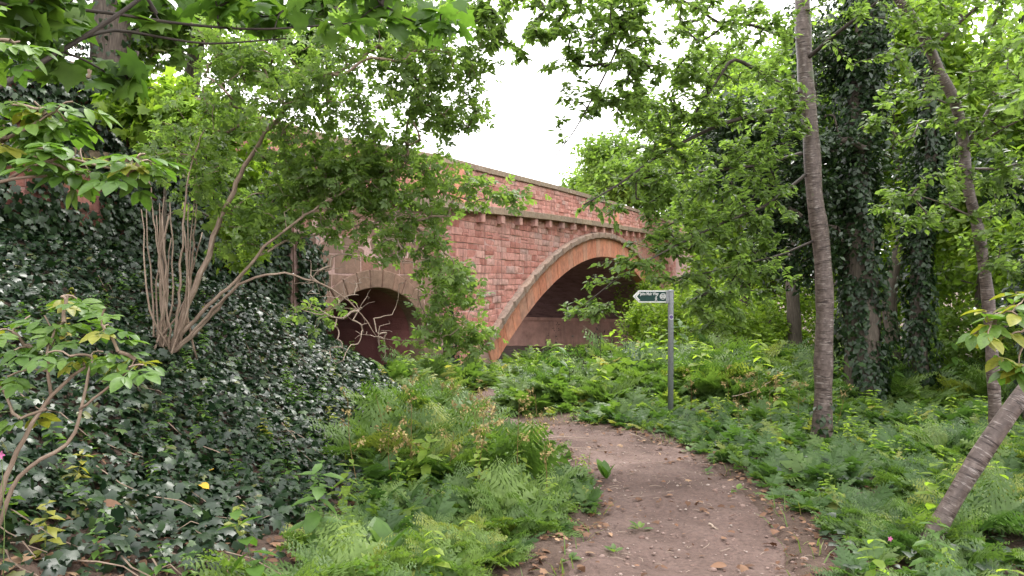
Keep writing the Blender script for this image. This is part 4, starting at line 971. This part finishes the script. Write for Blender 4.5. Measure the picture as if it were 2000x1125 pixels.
# young maple in front of the wing wall
b = base_of(-4.6, 9.6); rg = np.random.default_rng(85)
tr = np.array([b - [0, 0, .1], b + [.05, 0, 1], b + [0, .1, 2.2]])
tips = np.vstack([blob(at(x, y, d), r, k, rg, .1) for x, y, d, r, k in ((330, 220, 9.2, (.8, .4, .5), 50), (430, 290, 9.4, (.7, .4, .6), 50), (470, 430, 9.6, (.5, .4, .6), 34), (260, 190, 9.2, (.5, .3, .3), 26), (560, 330, 10, (.5, .4, .4), 20))])
tree('maple_sapling', 'bushy young maple with bright leaves in front of the ivied wing wall', b, [(tr, .03, .012)], tips, MAPLE, M['bright'], dict(per=(9, 14), size=.14, tail=.6, spread=.07, droop=.45), M['grey_bark'], 85, growargs=dict(rtip=.003, arch=.05), twig_thick=.015)
# near maple with dark boughs across the top left
b = base_of(-4.6, 2.0); rg = np.random.default_rng(83)
tr = np.array([b - [0, 0, .1], b + [.05, .1, 1.2], b + [.1, .2, 2.6], b + [.2, .2, 4.6]])
lim = [(tr, .16, .1), (np.vstack([b + [.1, .2, 2.3], pxp([(-60, 200), (60, 135), (160, 75), (260, 10), (330, -50)], [3.6, 4.2, 4.5, 4.6, 4.8])]), .03, .012), (np.vstack([b + [.1, .2, 2.6], pxp([(0, 15), (100, 18), (180, 18), (330, 45), (500, 60), (690, 45)], [4, 4.6, 4.8, 5, 5.2, 5.4])]), .022, .006),
       (pxp([(160, 75), (215, 55), (300, 70), (400, 88), (560, 75)], [4.5, 4.7, 5, 5.1, 5.3]), .012, .005), (pxp([(120, 100), (200, 130), (235, 175), (300, 172)], [4.4, 4.6, 4.7, 4.8]), .009, .004), (pxp([(268, 100), (258, 140), (248, 190)], [4.7, 4.7, 4.7]), .014, .01)]
tips = np.vstack([blob(at(x, y, d), r, k, rg, .1) for x, y, d, r, k in ((120, 25, 4.5, (.3, .4, .1), 6), (50, 80, 4.4, (.3, .3, .15), 5), (330, 0, 5, (.4, .4, .12), 5), (560, 10, 5.3, (.5, .4, .15), 8), (700, 0, 5.5, (.5, .4, .15), 6), (850, 20, 5.4, (.3, .3, .15), 4), (245, 150, 4.7, (.1, .1, .1), 3), (200, -160, 5, (1.4, .8, .3), 22), (600, -160, 5.5, (1.3, .8, .3), 22), (-150, -50, 4, (.8, .7, .6), 30))])
tree('maple_tree', 'near maple with dark boughs and hanging lobed leaves over the elder bough', b, lim, tips, MAPLE, M['maple'], dict(per=(5, 9), size=.17, tail=.5, spread=.05, droop=.5), M['dark_twig'], 84, growargs=dict(rtip=.004, arch=.02), twig_thick=.015)
# ------------------------------------------------------------------ ivy, ferny plants, grass, litter
rg = np.random.default_rng(91)
def wall_d(X, Y): return -((X - WA[0]) * NV[0] + (Y - WA[1]) * NV[1])
def wall_s(X, Y): return (X - WA[0]) * U[0] + (Y - WA[1]) * U[1]
def gnormal(X, Y):
    e = .15; dx = (ground(X + e, Y) - ground(X - e, Y)) / (2 * e); dy = (ground(X, Y + e) - ground(X, Y - e)) / (2 * e)
    return nrm(np.stack([-dx, -dy, np.ones_like(dx)], -1))
# ivy carpet on the bank
n = 62000
X = rg.uniform(-6.6, -.7, n); Y = rg.uniform(2.2, 16.5, n); keep = (wall_d(X, Y) > .05) & (Y > 2.2)
edge = np.interp(Y, [2, 4.2, 5.2, 7.3, 9.5, 11.5, 14, 17], [-1.9, -1.7, -1.55, -1.45, -1.3, -1.35, -2.1, -2.6]) + .12 * np.sin(Y * 5) + rg.normal(0, .12, n)
keep &= X < edge
thin = np.clip((4.6 - Y + (X + 1.5) * .6) / 1.2, 0, 1)           # sparse towards the bare litter at the bottom
keep &= rg.uniform(0, 1, n) > thin * .72
X, Y = X[keep], Y[keep]; n = len(X); nm = gnormal(X, Y); pos = np.stack([X, Y, ground(X, Y) + rg.uniform(.01, .13, n)], 1)
d = np.stack([rg.normal(.45, .6, n), rg.normal(-.55, .6, n), rg.normal(-.25, .25, n)], 1)
leaf_object('ivy_carpet', IVY, pos, orient(d, nm + rg.normal(0, .42, (n, 3))), rg.uniform(.036, .115, n), M['ivy'], None, rg, kind='stuff')
tag(bpy.data.objects['ivy_carpet'], 'glossy dark ivy carpet covering the bank below the wing wall', 'ivy')
# ivy on the wing wall and the pilaster
n = 26000
s = rg.uniform(-15.5, -8.35, n); h = rg.uniform(-.3, 4.3, n)
top = np.interp(s, [-15.5, -14.2, -13.9, -12.8, -12.4, -11.5, -10, -9.2, -8.6, -8.1, -7.6], [4.4, 4.3, 2.5, 2.6, 4.3, 4.1, 3.6, 3.0, 1.9, 1.4, .5]) + .25 * np.sin(s * 5) + rg.normal(0, .18, n)
keep = (h < top) | ((h > 3.0 + .15 * np.sin(s * 9)) & (s < -12.3)); s, h = s[keep], h[keep]; n = len(s)
y = -.06 - rg.uniform(0, .16, n) - np.where((s > P0) & (h < 3.4), PRO, 0)
q = WA + U * s[:, None] + NV * y[:, None]; pos = np.column_stack([q, h])
out = -np.array([NV[0], NV[1], 0]); d = np.stack([rg.normal(0, .5, n), rg.normal(0, .5, n), np.full(n, -1.0)], 1) + out * .3
o = leaf_object('wall_ivy', IVY, pos, orient(d, out + rg.normal(0, .35, (n, 3)) + np.array([0, 0, .5])), rg.uniform(.06, .12, n), M['ivy_tree'], None, rg, kind='stuff'); tag(o, 'dark ivy hanging on the wing wall of the bridge', 'ivy')
n = 1500; s = rg.normal(-3.0, .42, n); h = rg.uniform(-1.2, 1.0, n); keep = np.abs(s + 3.0) < (1.1 - h) * .42; s, h = s[keep], h[keep]; n = len(s)
q = WA + U * s[:, None] + NV * (-.08 - rg.uniform(0, .15, n) - np.where(s < P1, PRO, 0))[:, None]; pos = np.column_stack([q, h]); d = np.stack([rg.normal(0, .5, n), rg.normal(0, .5, n), np.full(n, -1.0)], 1)
o = leaf_object('wall_ivy', IVY_LO, pos, orient(d, out + rg.normal(0, .4, (n, 3)) + np.array([0, 0, .4])), rg.uniform(.07, .13, n), M['ivy'], None, rg, kind='stuff'); tag(o, 'small ivy patch on the wall between the two arches', 'ivy')

# trailing stems and a few fresh shoots in the ivy
mb = MB()
for i in range(90):
    x, y = rg.uniform(-5, -1.4), rg.uniform(3.2, 12.5)
    if wall_d(np.array([x]), np.array([y]))[0] < .3: continue
    a = rg.uniform(-1.2, -.2); L = rg.uniform(.3, 1.0); q = np.array([(x + L * t * math.cos(a + .5 * t), y + L * t * math.sin(a + .5 * t)) for t in np.linspace(0, 1, 6)]); z = ground(q[:, 0], q[:, 1]) + .08 + rg.normal(0, .025, 6)
    mb.tube(np.column_stack([q, z]), np.linspace(.005, .0025, 6), 4)
tag(link('ivy_stems', mb.mesh('ivy_stems'), M['elder_bark']), 'thin brown ivy stems trailing over the leaf carpet of the bank', 'ivy stems', kind='stuff')
n = 230; X = rg.uniform(-4.8, -1.3, n); Y = rg.uniform(3.4, 13.5, n); k = wall_d(X, Y) > .5; X, Y = X[k], Y[k]; n = len(X); a = rg.uniform(0, 6.28, n)
o = leaf_object('bank_weeds', LEAFY, np.stack([X, Y, ground(X, Y)], 1), orient(np.column_stack([np.cos(a), np.sin(a), np.zeros(n)]), np.column_stack([rg.normal(0, .25, (n, 2)), np.ones(n)])), rg.uniform(.14, .32, n), M['elder_near'], None, rg, kind='stuff'); tag(o, 'scattered fresh green shoots poking through the ivy carpet', 'weeds')

# feathery plants: near ones one by one, the rest as cover
def fern_spots(n, rg):
    """random places on the verges; returns x, y, height of plant"""
    out = []
    X = rg.uniform(-2.2, 13, n); Y = rg.uniform(3.2, 24, n); pd = path_dist(X, Y); wd = wall_d(X, Y); sd_ = wall_s(X, Y)
    left = (X < np.interp(Y, PP[:, 1], PP[:, 0]))
    okL = left & (pd > np.where(Y > 11.2, .5, np.where(Y > 8.6, 1.0, .78))) & (Y < 12.5) & (X > np.interp(Y, [3, 4.2, 5.2, 7.3, 9.5, 11.5, 13], [-1.15, -1.25, -1.35, -1.5, -1.5, -1.6, -1.6]))
    okL &= ~((Y < 6.6) & (pd < .78 + .45 * (6.6 - Y) / 2))
    okR = (~left) & (pd > .9) & (Y < 13.2)
    okF = (Y >= 12.5) & (wd > .35) & (pd > .55) & (X > -4.5)
    k = okL | okR | okF
    k &= (np.hypot(X - bx, Y - by) > .22)
    dens = np.where(okL, 1.0, np.where(Y > 13, .55, .8)) * np.where(X > 8, .5, 1); k &= rg.uniform(0, 1, n) < dens
    hgt = np.where(okL, rg.uniform(.16, .4, n), rg.uniform(.2, .38, n)); hgt = np.where(Y > 13.2, rg.uniform(.5, .85, n), hgt); hgt *= np.clip(.45 + (pd - .75) * .8, .45, 1) * (1 + .35 * np.sin(X * 1.9 + 1) * np.sin(Y * 1.4)) * rg.uniform(.7, 1.2, n)
    return X[k], Y[k], hgt[k], left[k]
X, Y, H, LF = fern_spots(7000, rg)
xx, yy = rg.uniform(-1.6, .5, 420), rg.uniform(7.2, 12.4, 420); k = (path_dist(xx, yy) > np.where(yy > 11.2, .6, 1.3)) & (xx < np.interp(yy, PP[:, 1], PP[:, 0])); k[np.cumsum(k) > 50] = False
X = np.concatenate([X, xx[k]]); Y = np.concatenate([Y, yy[k]]); H = np.concatenate([H, rg.uniform(.45, .8, k.sum())]); LF = np.concatenate([LF, np.ones(k.sum(), bool)]); Z = ground(X, Y)
px_, py_ = project(np.column_stack([X, Y, Z + H * .6])); vis = (px_ > -80) & (px_ < 2080) & (py_ < 1250)
X, Y, H, LF, Z = X[vis], Y[vis], H[vis], LF[vis], Z[vis]
order = np.argsort(-(H / Y)); nsolo = 290
fm = {}
for key in ('fern', 'fern_dark'):
    for i, t in enumerate(FROND_HI):
        for v_ in (.25, .5, .72, .9):
            me = mesh_np('frond', t[0], t[1], {'rnd': np.clip(np.full(len(t[0]), v_) + np.random.default_rng(i).normal(0, .02, len(t[0])), 0, 1)}); me.materials.append(M[key]); fm.setdefault(key, []).append(me)
def fern_label(x, y, h, left, key):
    size = 'tall' if h > .36 else ('low' if h < .2 else 'medium height'); tone = 'yellowish' if key == 'fern' else 'deep green'
    if left: where = 'between ivy bank and path' if y < 6.5 else 'on the verge before the side arch'
    else:
        marks = (('around the foot of the leaning cherry', 2.82, 5.0), ('around the foot of the straight cherry', 4.02, 9.5), ('around the foot of the signpost', bx, by), ('around the foot of the crooked cherry', 6.05, 9.2), ('at the path edge across from the verge', 2.9, 6.8))
        where = min(marks, key=lambda m: math.hypot(m[1] - x, m[2] - y))[0]
    return ('%s %s feathery plant %s' % (size, tone, where), 'feathery plants ' + where + ' ' + size + ' ' + tone)
LAB = {'l': ('feathery green plant on the verge between ivy bank and path', 'feathery plants on the verge below the ivy bank'), 'r': ('feathery green plant in the bed beside the cherry trunks', 'feathery plants in the bed on the cherry side of the path')}
def frond_dirs(k, rg):
    a = rg.uniform(0, 6.28) + np.arange(k) * 6.28 / k + rg.normal(0, .3, k); el = rg.uniform(.35, 1.25, k)
    d = np.stack([np.cos(a) * np.cos(el), np.sin(a) * np.cos(el), np.sin(el)], 1); nn = np.stack([-np.cos(a) * np.sin(el), -np.sin(a) * np.sin(el), np.cos(el)], 1)
    return d, nn
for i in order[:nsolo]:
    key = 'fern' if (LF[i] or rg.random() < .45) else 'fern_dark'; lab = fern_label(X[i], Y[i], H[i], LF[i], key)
    o = thing('feathery_plant', (X[i], Y[i], Z[i] - .01), lab[0], 'plant', lab[1]); k = int(rg.integers(5, 8)); d, nn = frond_dirs(k, rg); B = orient(d, nn)
    for j in range(k):
        s_ = H[i] * rg.uniform(.85, 1.35); q = int(rg.choice(len(fm[key]), p=None)); 
        if q % 4 == 3 and rg.random() < .6: q -= 1
        fo = bpy.data.objects.new('frond', fm[key][q]); COL.objects.link(fo); fo.parent = o
        b_ = B[j]; fo.matrix_local = Matrix(((*(b_[0] * s_), 0), (*(b_[1] * s_), 0), (*(b_[2] * s_), 0), (0, 0, 0, 1)))
pos, BB, ss = [], [], []
for i in order[nsolo:]:
    k = int(rg.integers(5, 8)); d, nn = frond_dirs(k, rg); pos.append(np.repeat([[X[i], Y[i], Z[i]]], k, 0)); BB.append(orient(d, nn)); ss.append(H[i] * rg.uniform(.85, 1.35, k))
pos, BB, ss = np.vstack(pos), np.vstack(BB), np.concatenate(ss); far = pos[:, 1] > 11.8
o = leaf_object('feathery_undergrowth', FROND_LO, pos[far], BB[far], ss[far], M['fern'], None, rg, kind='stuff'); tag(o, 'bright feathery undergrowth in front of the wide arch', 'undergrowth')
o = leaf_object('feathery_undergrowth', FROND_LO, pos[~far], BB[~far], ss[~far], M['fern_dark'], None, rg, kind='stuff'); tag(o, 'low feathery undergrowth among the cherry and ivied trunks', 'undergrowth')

# leafy weeds mixed in
X, Y, H, LF = fern_spots(2600, rg); q = rg.uniform(0, 1, len(X)) < np.where(LF, .8, .45); X, Y, H = X[q], Y[q], H[q] * rg.uniform(.9, 1.6, q.sum()); Z = ground(X, Y); n = len(X); o_ = np.argsort(-(H / Y))
wm = []
for t in LEAFY_HI:
    for v_ in (.3, .6, .9): me = mesh_np('leafy_weed', t[0], t[1], {'rnd': np.full(len(t[0]), v_)}); me.materials.append(M['elder_near'] if v_ < .5 else M['bright']); wm.append(me)
for i in o_[:70]:
    ob = bpy.data.objects.new('leafy_weed', wm[int(rg.integers(len(wm)))]); COL.objects.link(ob); ob.location = (X[i], Y[i], Z[i]); ob.rotation_euler = (rg.normal(0, .12), rg.normal(0, .12), rg.uniform(0, 6.28)); ob.scale = (H[i],) * 3
    wh = 'on the verge between ivy bank and path' if X[i] < np.interp(Y[i], PP[:, 1], PP[:, 0]) else 'in the bed under the cherry trees'
    tag(ob, 'upright weed with small oval leaves ' + wh, 'weed', 'upright oval leaved weeds ' + wh)
i = o_[70:]; a = rg.uniform(0, 6.28, len(i)); up = np.column_stack([rg.normal(0, .12, (len(i), 2)), np.ones(len(i))]); B_ = orient(np.column_stack([np.cos(a), np.sin(a), np.zeros(len(i))]), up)
o = leaf_object('leafy_undergrowth', LEAFY, np.column_stack([X, Y, Z])[i], B_, H[i], M['bright'], None, rg, kind='stuff'); tag(o, 'fresh green oval leaved weeds mixed into the feathery undergrowth', 'undergrowth')

# low leafy ground ivy on the cherry side
n = 9000; X = rg.uniform(1.5, 10, n); Y = rg.uniform(4, 16, n); k = (path_dist(X, Y) > .95) & (X > np.interp(Y, PP[:, 1], PP[:, 0])) & (np.sin(X * 2.3) + np.sin(Y * 1.7) + rg.normal(0, .6, n) > -.2); X, Y = X[k], Y[k]; n = len(X)
pos = np.stack([X, Y, ground(X, Y) + rg.uniform(.02, .14, n)], 1); o = leaf_object('ground_ivy', IVY_LO, pos, orient(rg.normal(0, 1, (n, 3)) * [1, 1, .2], np.array([0, 0, 1.0]) + rg.normal(0, .35, (n, 3))), rg.uniform(.04, .09, n), M['ivy_tree'], None, rg, kind='stuff'); tag(o, 'low ivy creeping between the plants under the cherry trees', 'ivy')

# grass along the path
BL = (np.array([(-.03, 0, 0), (.03, 0, 0), (.022, .5, -.06), (-.022, .5, -.06), (0, 1, -.35)]), np.array([(0, 1, 2), (0, 2, 3), (3, 2, 4)]))
n = 9000; X = rg.uniform(-2, 5, n); Y = rg.uniform(3.6, 13.5, n); pd = path_dist(X, Y)
pr = np.where((Y > 9.8) & (pd < 1.6) & (pd > .75), 1.0, np.where((pd > .66) & (pd < 1.25), .4, 0)) * (np.sin(X * 4.1 + Y) + np.sin(Y * 3.3) > -.6); k = rg.uniform(0, 1, n) < pr; X, Y = X[k], Y[k]; n = len(X)
a = rg.uniform(0, 6.28, n); el = rg.uniform(.6, 1.5, n); d = np.stack([np.cos(a) * np.cos(el), np.sin(a) * np.cos(el), np.sin(el)], 1); nn = np.stack([-np.cos(a) * np.sin(el), -np.sin(a) * np.sin(el), np.cos(el)], 1)
o = leaf_object('grass', BL, np.stack([X, Y, ground(X, Y) - .01], 1), orient(d, nn), rg.uniform(.07, .2, n), M['grass'], None, rg, kind='stuff'); tag(o, 'short grass along the edges of the path', 'grass')

# leaf litter, twigs, pebbles
n = 11000; X = rg.uniform(-3, 4.5, n); Y = rg.uniform(3.0, 12, n); pd = path_dist(X, Y)
pr = np.where(pd < .6, .12, np.where(pd < 1.5, .75, .35)); pr = np.where((X < -1) & (Y < 5), .9, pr); k = rg.uniform(0, 1, n) < pr; X, Y = X[k], Y[k]; n = len(X)
o = leaf_object('leaf_litter', [LEAF_MD, IVY_LO, MAPLE], np.stack([X, Y, ground(X, Y) + .012 + rg.uniform(0, .02, n)], 1), orient(rg.normal(0, 1, (n, 3)) * [1, 1, .15], np.array([0, 0, 1.0]) + rg.normal(0, .35, (n, 3))), rg.uniform(.02, .075, n), M['litter'], None, rg, kind='stuff'); tag(o, 'brown dead leaves scattered beside and on the path', 'leaf litter')
ico = np.array([(0, 0, 1), (.89, 0, .45), (.28, .85, .45), (-.72, .53, .45), (-.72, -.53, .45), (.28, -.85, .45), (.72, .53, -.2), (-.28, .85, -.2), (-.89, 0, -.2), (-.28, -.85, -.2), (.72, -.53, -.2)]) * [.5, .5, .3]
icf = np.array([(0, 1, 2), (0, 2, 3), (0, 3, 4), (0, 4, 5), (0, 5, 1), (1, 6, 2), (2, 7, 3), (3, 8, 4), (4, 9, 5), (5, 10, 1), (6, 7, 2), (7, 8, 3), (8, 9, 4), (9, 10, 5), (10, 6, 1)])
n = 3600; X = rg.uniform(-.6, 3.6, n); Y = rg.uniform(3.4, 11.5, n); k = path_dist(X, Y) < .95; X, Y = X[k], Y[k]; n = len(X)
o = leaf_object('grit', (ico, icf), np.stack([X, Y, ground(X, Y) - .005], 1), orient(rg.normal(0, 1, (n, 3)) * [1, 1, .1], np.tile([0, 0, 1.0], (n, 1)) + rg.normal(0, .1, (n, 3))), rg.gamma(2, .0065, n) + .006, M['pebble'], None, rg, kind='stuff'); tag(o, 'small stones and crumbs of earth on the path', 'grit')
mb = MB()
for i in range(260):
    x, y = rg.uniform(-.8, 3.4), rg.uniform(3.6, 11); pd = float(path_dist(np.array([x]), np.array([y]))[0])
    if pd > 1.5: continue
    L = rg.uniform(.03, .14); a = rg.uniform(0, 3.14); z = gh(x, y) + .008; mb.tube([(x, y, z), (x + L * .5 * math.cos(a), y + L * .5 * math.sin(a), z + .006), (x + L * math.cos(a + .2), y + L * math.sin(a + .2), z)], [.0022, .0025, .0015], 4)
o = link('twig_litter', mb.mesh('twig_litter'), M['dead_twig']); tag(o, 'tiny broken twigs strewn over the path', 'twigs', kind='stuff')

# fallen sticks, single leaves
def stick(pts, r, label):
    P = np.array(pts); b = P[0]; mb = MB(); mb.tube(smooth_path(P, 8) + rg.normal(0, .004, (8, 3)), np.linspace(r, r * .5, 8), 6); tag(link('fallen_stick', mb.mesh('fallen_stick', b), M['dead_twig']), label, 'stick').location = b
def gp(px, py, lift=.02):
    z = .0
    for _ in range(12):
        v = at(px, py, 1.0) - CAM; Yd = (z + lift - 1.6) / v[2]; p = CAM + v * Yd; z = gh(p[0], p[1])
    return p
stick([gp(1030, 862, .15), gp(1100, 852, .12), gp(1165, 856, .05)], .007, 'pale bent stick jutting over the far bend of the path')
stick([gp(1060, 880, .12), gp(1120, 873, .09), gp(1185, 880, .04)], .006, 'thin straight stick lying low across the far end of the path')
stick([gp(1095, 905, .1), gp(1140, 890, .1), gp(1170, 905, .03)], .005, 'short pale stick at the verge corner of the path')
stick([gp(1230, 846, .02), gp(1262, 858, .02)], .008, 'thick pale stick lying in the grass by the signpost bend')
stick([gp(1385, 1025, .01), gp(1402, 1033, .01)], .012, 'short dark stub of wood lying on the trodden path')
stick([gp(1430, 775, .25), gp(1470, 765, .3), gp(1505, 745, .4)], .008, 'dead branch poking out of the undergrowth past the signpost')
def single_leaf(name, T, p, size, mat, label, cat, seed, tilt=.4):
    r = np.random.default_rng(seed); B = orient(np.array([[r.normal(), r.normal() * .6, 0]]), np.array([[r.normal(0, tilt), -.5, 1.0]])); me = mesh_np(name, (T[0] @ B[0].T) * size, T[1], {'rnd': r.uniform(0, 1, 1).repeat(len(T[0]))}); o = link(name, me, mat); o.location = p; tag(o, label, cat); return o
single_leaf('yellow_leaf', LEAF_HI, gp(390, 945, .1), .11, M['yellow'], 'fallen bright yellow leaf resting on the ivy', 'leaf', 3)
single_leaf('yellow_leaf', LEAF_HI, gp(418, 915, .1), .06, M['yellow'], 'tiny yellow leaf on the ivy just above the big yellow one', 'leaf', 5)
for i, (x, y, s_) in enumerate(((185, 985, .11), (130, 1030, .1), (100, 1012, .07), (195, 1055, .11), (260, 995, .08), (35, 1100, .11), (240, 1010, .07))):
    o = single_leaf('dead_leaf', MAPLE if i % 2 else LEAF_HI, gp(x, y, .06), s_ * 1.3, M['litter'], 'curled brown dead leaf on the bare soil below the ivy', 'leaf', 30 + i, .6); o['group'] = 'curled dead leaves below the ivy'
for i, (x, y, s_) in enumerate(((1065, 1020, .06), (1090, 1045, .05), (1150, 975, .06), (1190, 1040, .05), (1530, 905, .06), (1560, 1010, .06), (1420, 1105, .09), (1440, 1110, .06), (1415, 988, .05))):
    o = single_leaf('dead_leaf', LEAF_HI, gp(x, y, .02), s_ * 1.2, M['litter'], 'pale dead leaf lying on the earth path', 'leaf', 50 + i, .3); o['group'] = 'pale dead leaves on the path'

# tall dry stalks with seed heads on the verge and by the arch
def stalk(x, y, h, label, group, dark, seed):
    r = np.random.default_rng(seed); b = np.array([x, y, gh(x, y)]); o = thing('dry_stalk', b, label, 'dry stalk', group); mb = MB(); hd = MB()
    top = b + [r.normal(0, .08), r.normal(0, .08), h]; P = smooth_path([b, (b + top) / 2 + r.normal(0, .03, 3), top], 8); mb.tube(P, np.linspace(.0045, .002, 8), 5)
    pts = []
    for k in range(int(r.integers(4, 9))):
        t = r.uniform(.45, .98); p = P[0] + (P[-1] - P[0]) * t; a = r.uniform(0, 6.28); e = p + np.array([math.cos(a) * .08, math.sin(a) * .08, r.uniform(.03, .12)]) * r.uniform(.6, 1.3); mb.tube([p, (p + e) / 2 + [0, 0, -.01], e], [.0022, .0018, .0015], 4); pts.append(e)
    part('stem', mb, M['dry'] if not dark else M['dark_twig'], o, off=b)
    pts = np.array(pts); q = np.repeat(pts, 9 if not dark else 7, 0); m = len(q)
    leaf_object('seed_head', LEAF_LO, q + r.normal(0, .014, (m, 3)), orient(r.normal(0, 1, (m, 3)) + [0, 0, -.5], r.normal(0, 1, (m, 3))), r.uniform(.02, .045, m) if not dark else r.uniform(.025, .045, m), M['dry'] if not dark else M['seed'], o, r, b, kind='stuff')
k = 0
while k < 26:
    x, y = rg.uniform(-1.5, .6), rg.uniform(6.3, 12.2); pd = float(path_dist(np.array([x]), np.array([y]))[0])
    if pd < 1.15 or x > np.interp(y, PP[:, 1], PP[:, 0]): continue
    stalk(x, y, rg.uniform(.45, .95), 'tall dry straw coloured stalk on the verge before the side arch', 'dry stalks on the verge', False, 200 + k); k += 1
k = 0
while k < 26:
    x, y = rg.uniform(.8, 5.4), rg.uniform(14, 18.5)
    if wall_d(np.array([x]), np.array([y]))[0] < .4: continue
    stalk(x, y, rg.uniform(.8, 1.35), 'dark seeded stalk standing above the undergrowth in front of the arch', 'dark seeded stalks before the arch', True, 300 + k); k += 1
for k in range(10):
    x, y = rg.uniform(2.9, 4.6), rg.uniform(9.9, 12.6); stalk(x, y, rg.uniform(.5, .9), 'dry straw coloured stalk in the undergrowth past the signpost', 'dry stalks past the signpost', False, 400 + k)

# broad dock leaves and young weeds at the foot of the verge
def weed(name, label, x, y, size, nleaf, T, mat, seed, group=None, up=.6):
    r = np.random.default_rng(seed); b = np.array([x, y, gh(x, y)]); o = thing(name, b, label, 'plant', group)
    for k in range(nleaf):
        a = r.uniform(0, 6.28); el = r.uniform(up * .4, up * 1.5); d = np.array([math.cos(a) * math.cos(el), math.sin(a) * math.cos(el), math.sin(el)]); nn = np.array([-math.cos(a) * math.sin(el), -math.sin(a) * math.sin(el), math.cos(el)]); B = orient(d[None], nn[None])[0]
        me = mesh_np('leaf', T[0] @ B.T * size * r.uniform(.7, 1.2) + d * .02, T[1], {'rnd': np.full(len(T[0]), r.uniform(.1, .8))}, smooth=True); link('leaf', me, M[mat], o)
p = gp(750, 1090); weed('dock_plant', 'broad leaved dock plant at the foot of the verge', p[0], p[1], .3, 7, LEAF_HI, 'elder_near', 1, up=.9)
p = gp(1185, 935); weed('dock_plant', 'upright broad leaved weed at the path edge below the drooping ferns', p[0], p[1], .2, 6, LEAF_HI, 'elder_near', 2, up=1.1)
for i, (x, y) in enumerate(((1250, 1030), (1110, 1090), (1200, 1075), (1345, 880), (1160, 1000), (1085, 985), (1440, 955), (1380, 920))):
    p = gp(x, y); weed('seedling', 'small green seedling growing in the bare earth at the path edge', p[0], p[1], .08, 6, LEAF_HI, 'fern', 10 + i, 'seedlings at the path edge', .5)
for i, (px, py, Yd, lab) in enumerate(((3, 888, 3.0, 'small pink flower beside the stem of the elder sapling'), (1738, 1052, 4.7, 'small pink flower beside the foot of the leaning cherry'), (1805, 1085, 4.75, 'pale pink flower among leaves under the leaning cherry'))):
    e = at(px, py, Yd); b = np.array([e[0], e[1], gh(e[0], e[1])]); o = thing('pink_flower', b, lab, 'flower'); mb = MB(); mb.tube([b, (b + e) / 2 + [.01, 0, 0], e], [.002, .002, .0015], 5); part('stem', mb, M['green_stem'], o, off=b)
    for k in range(5):
        a = k * 1.2566; d = np.array([math.cos(a), -.45, math.sin(a)]); B = orient(d[None], np.array([[0, -1.0, .2]]))[0]; me = mesh_np('petal', LEAF_MD[0] @ B.T * .02 + (e - b), LEAF_MD[1], {'rnd': np.full(len(LEAF_MD[0]), .5)}); link('petal', me, M['pink'], o)
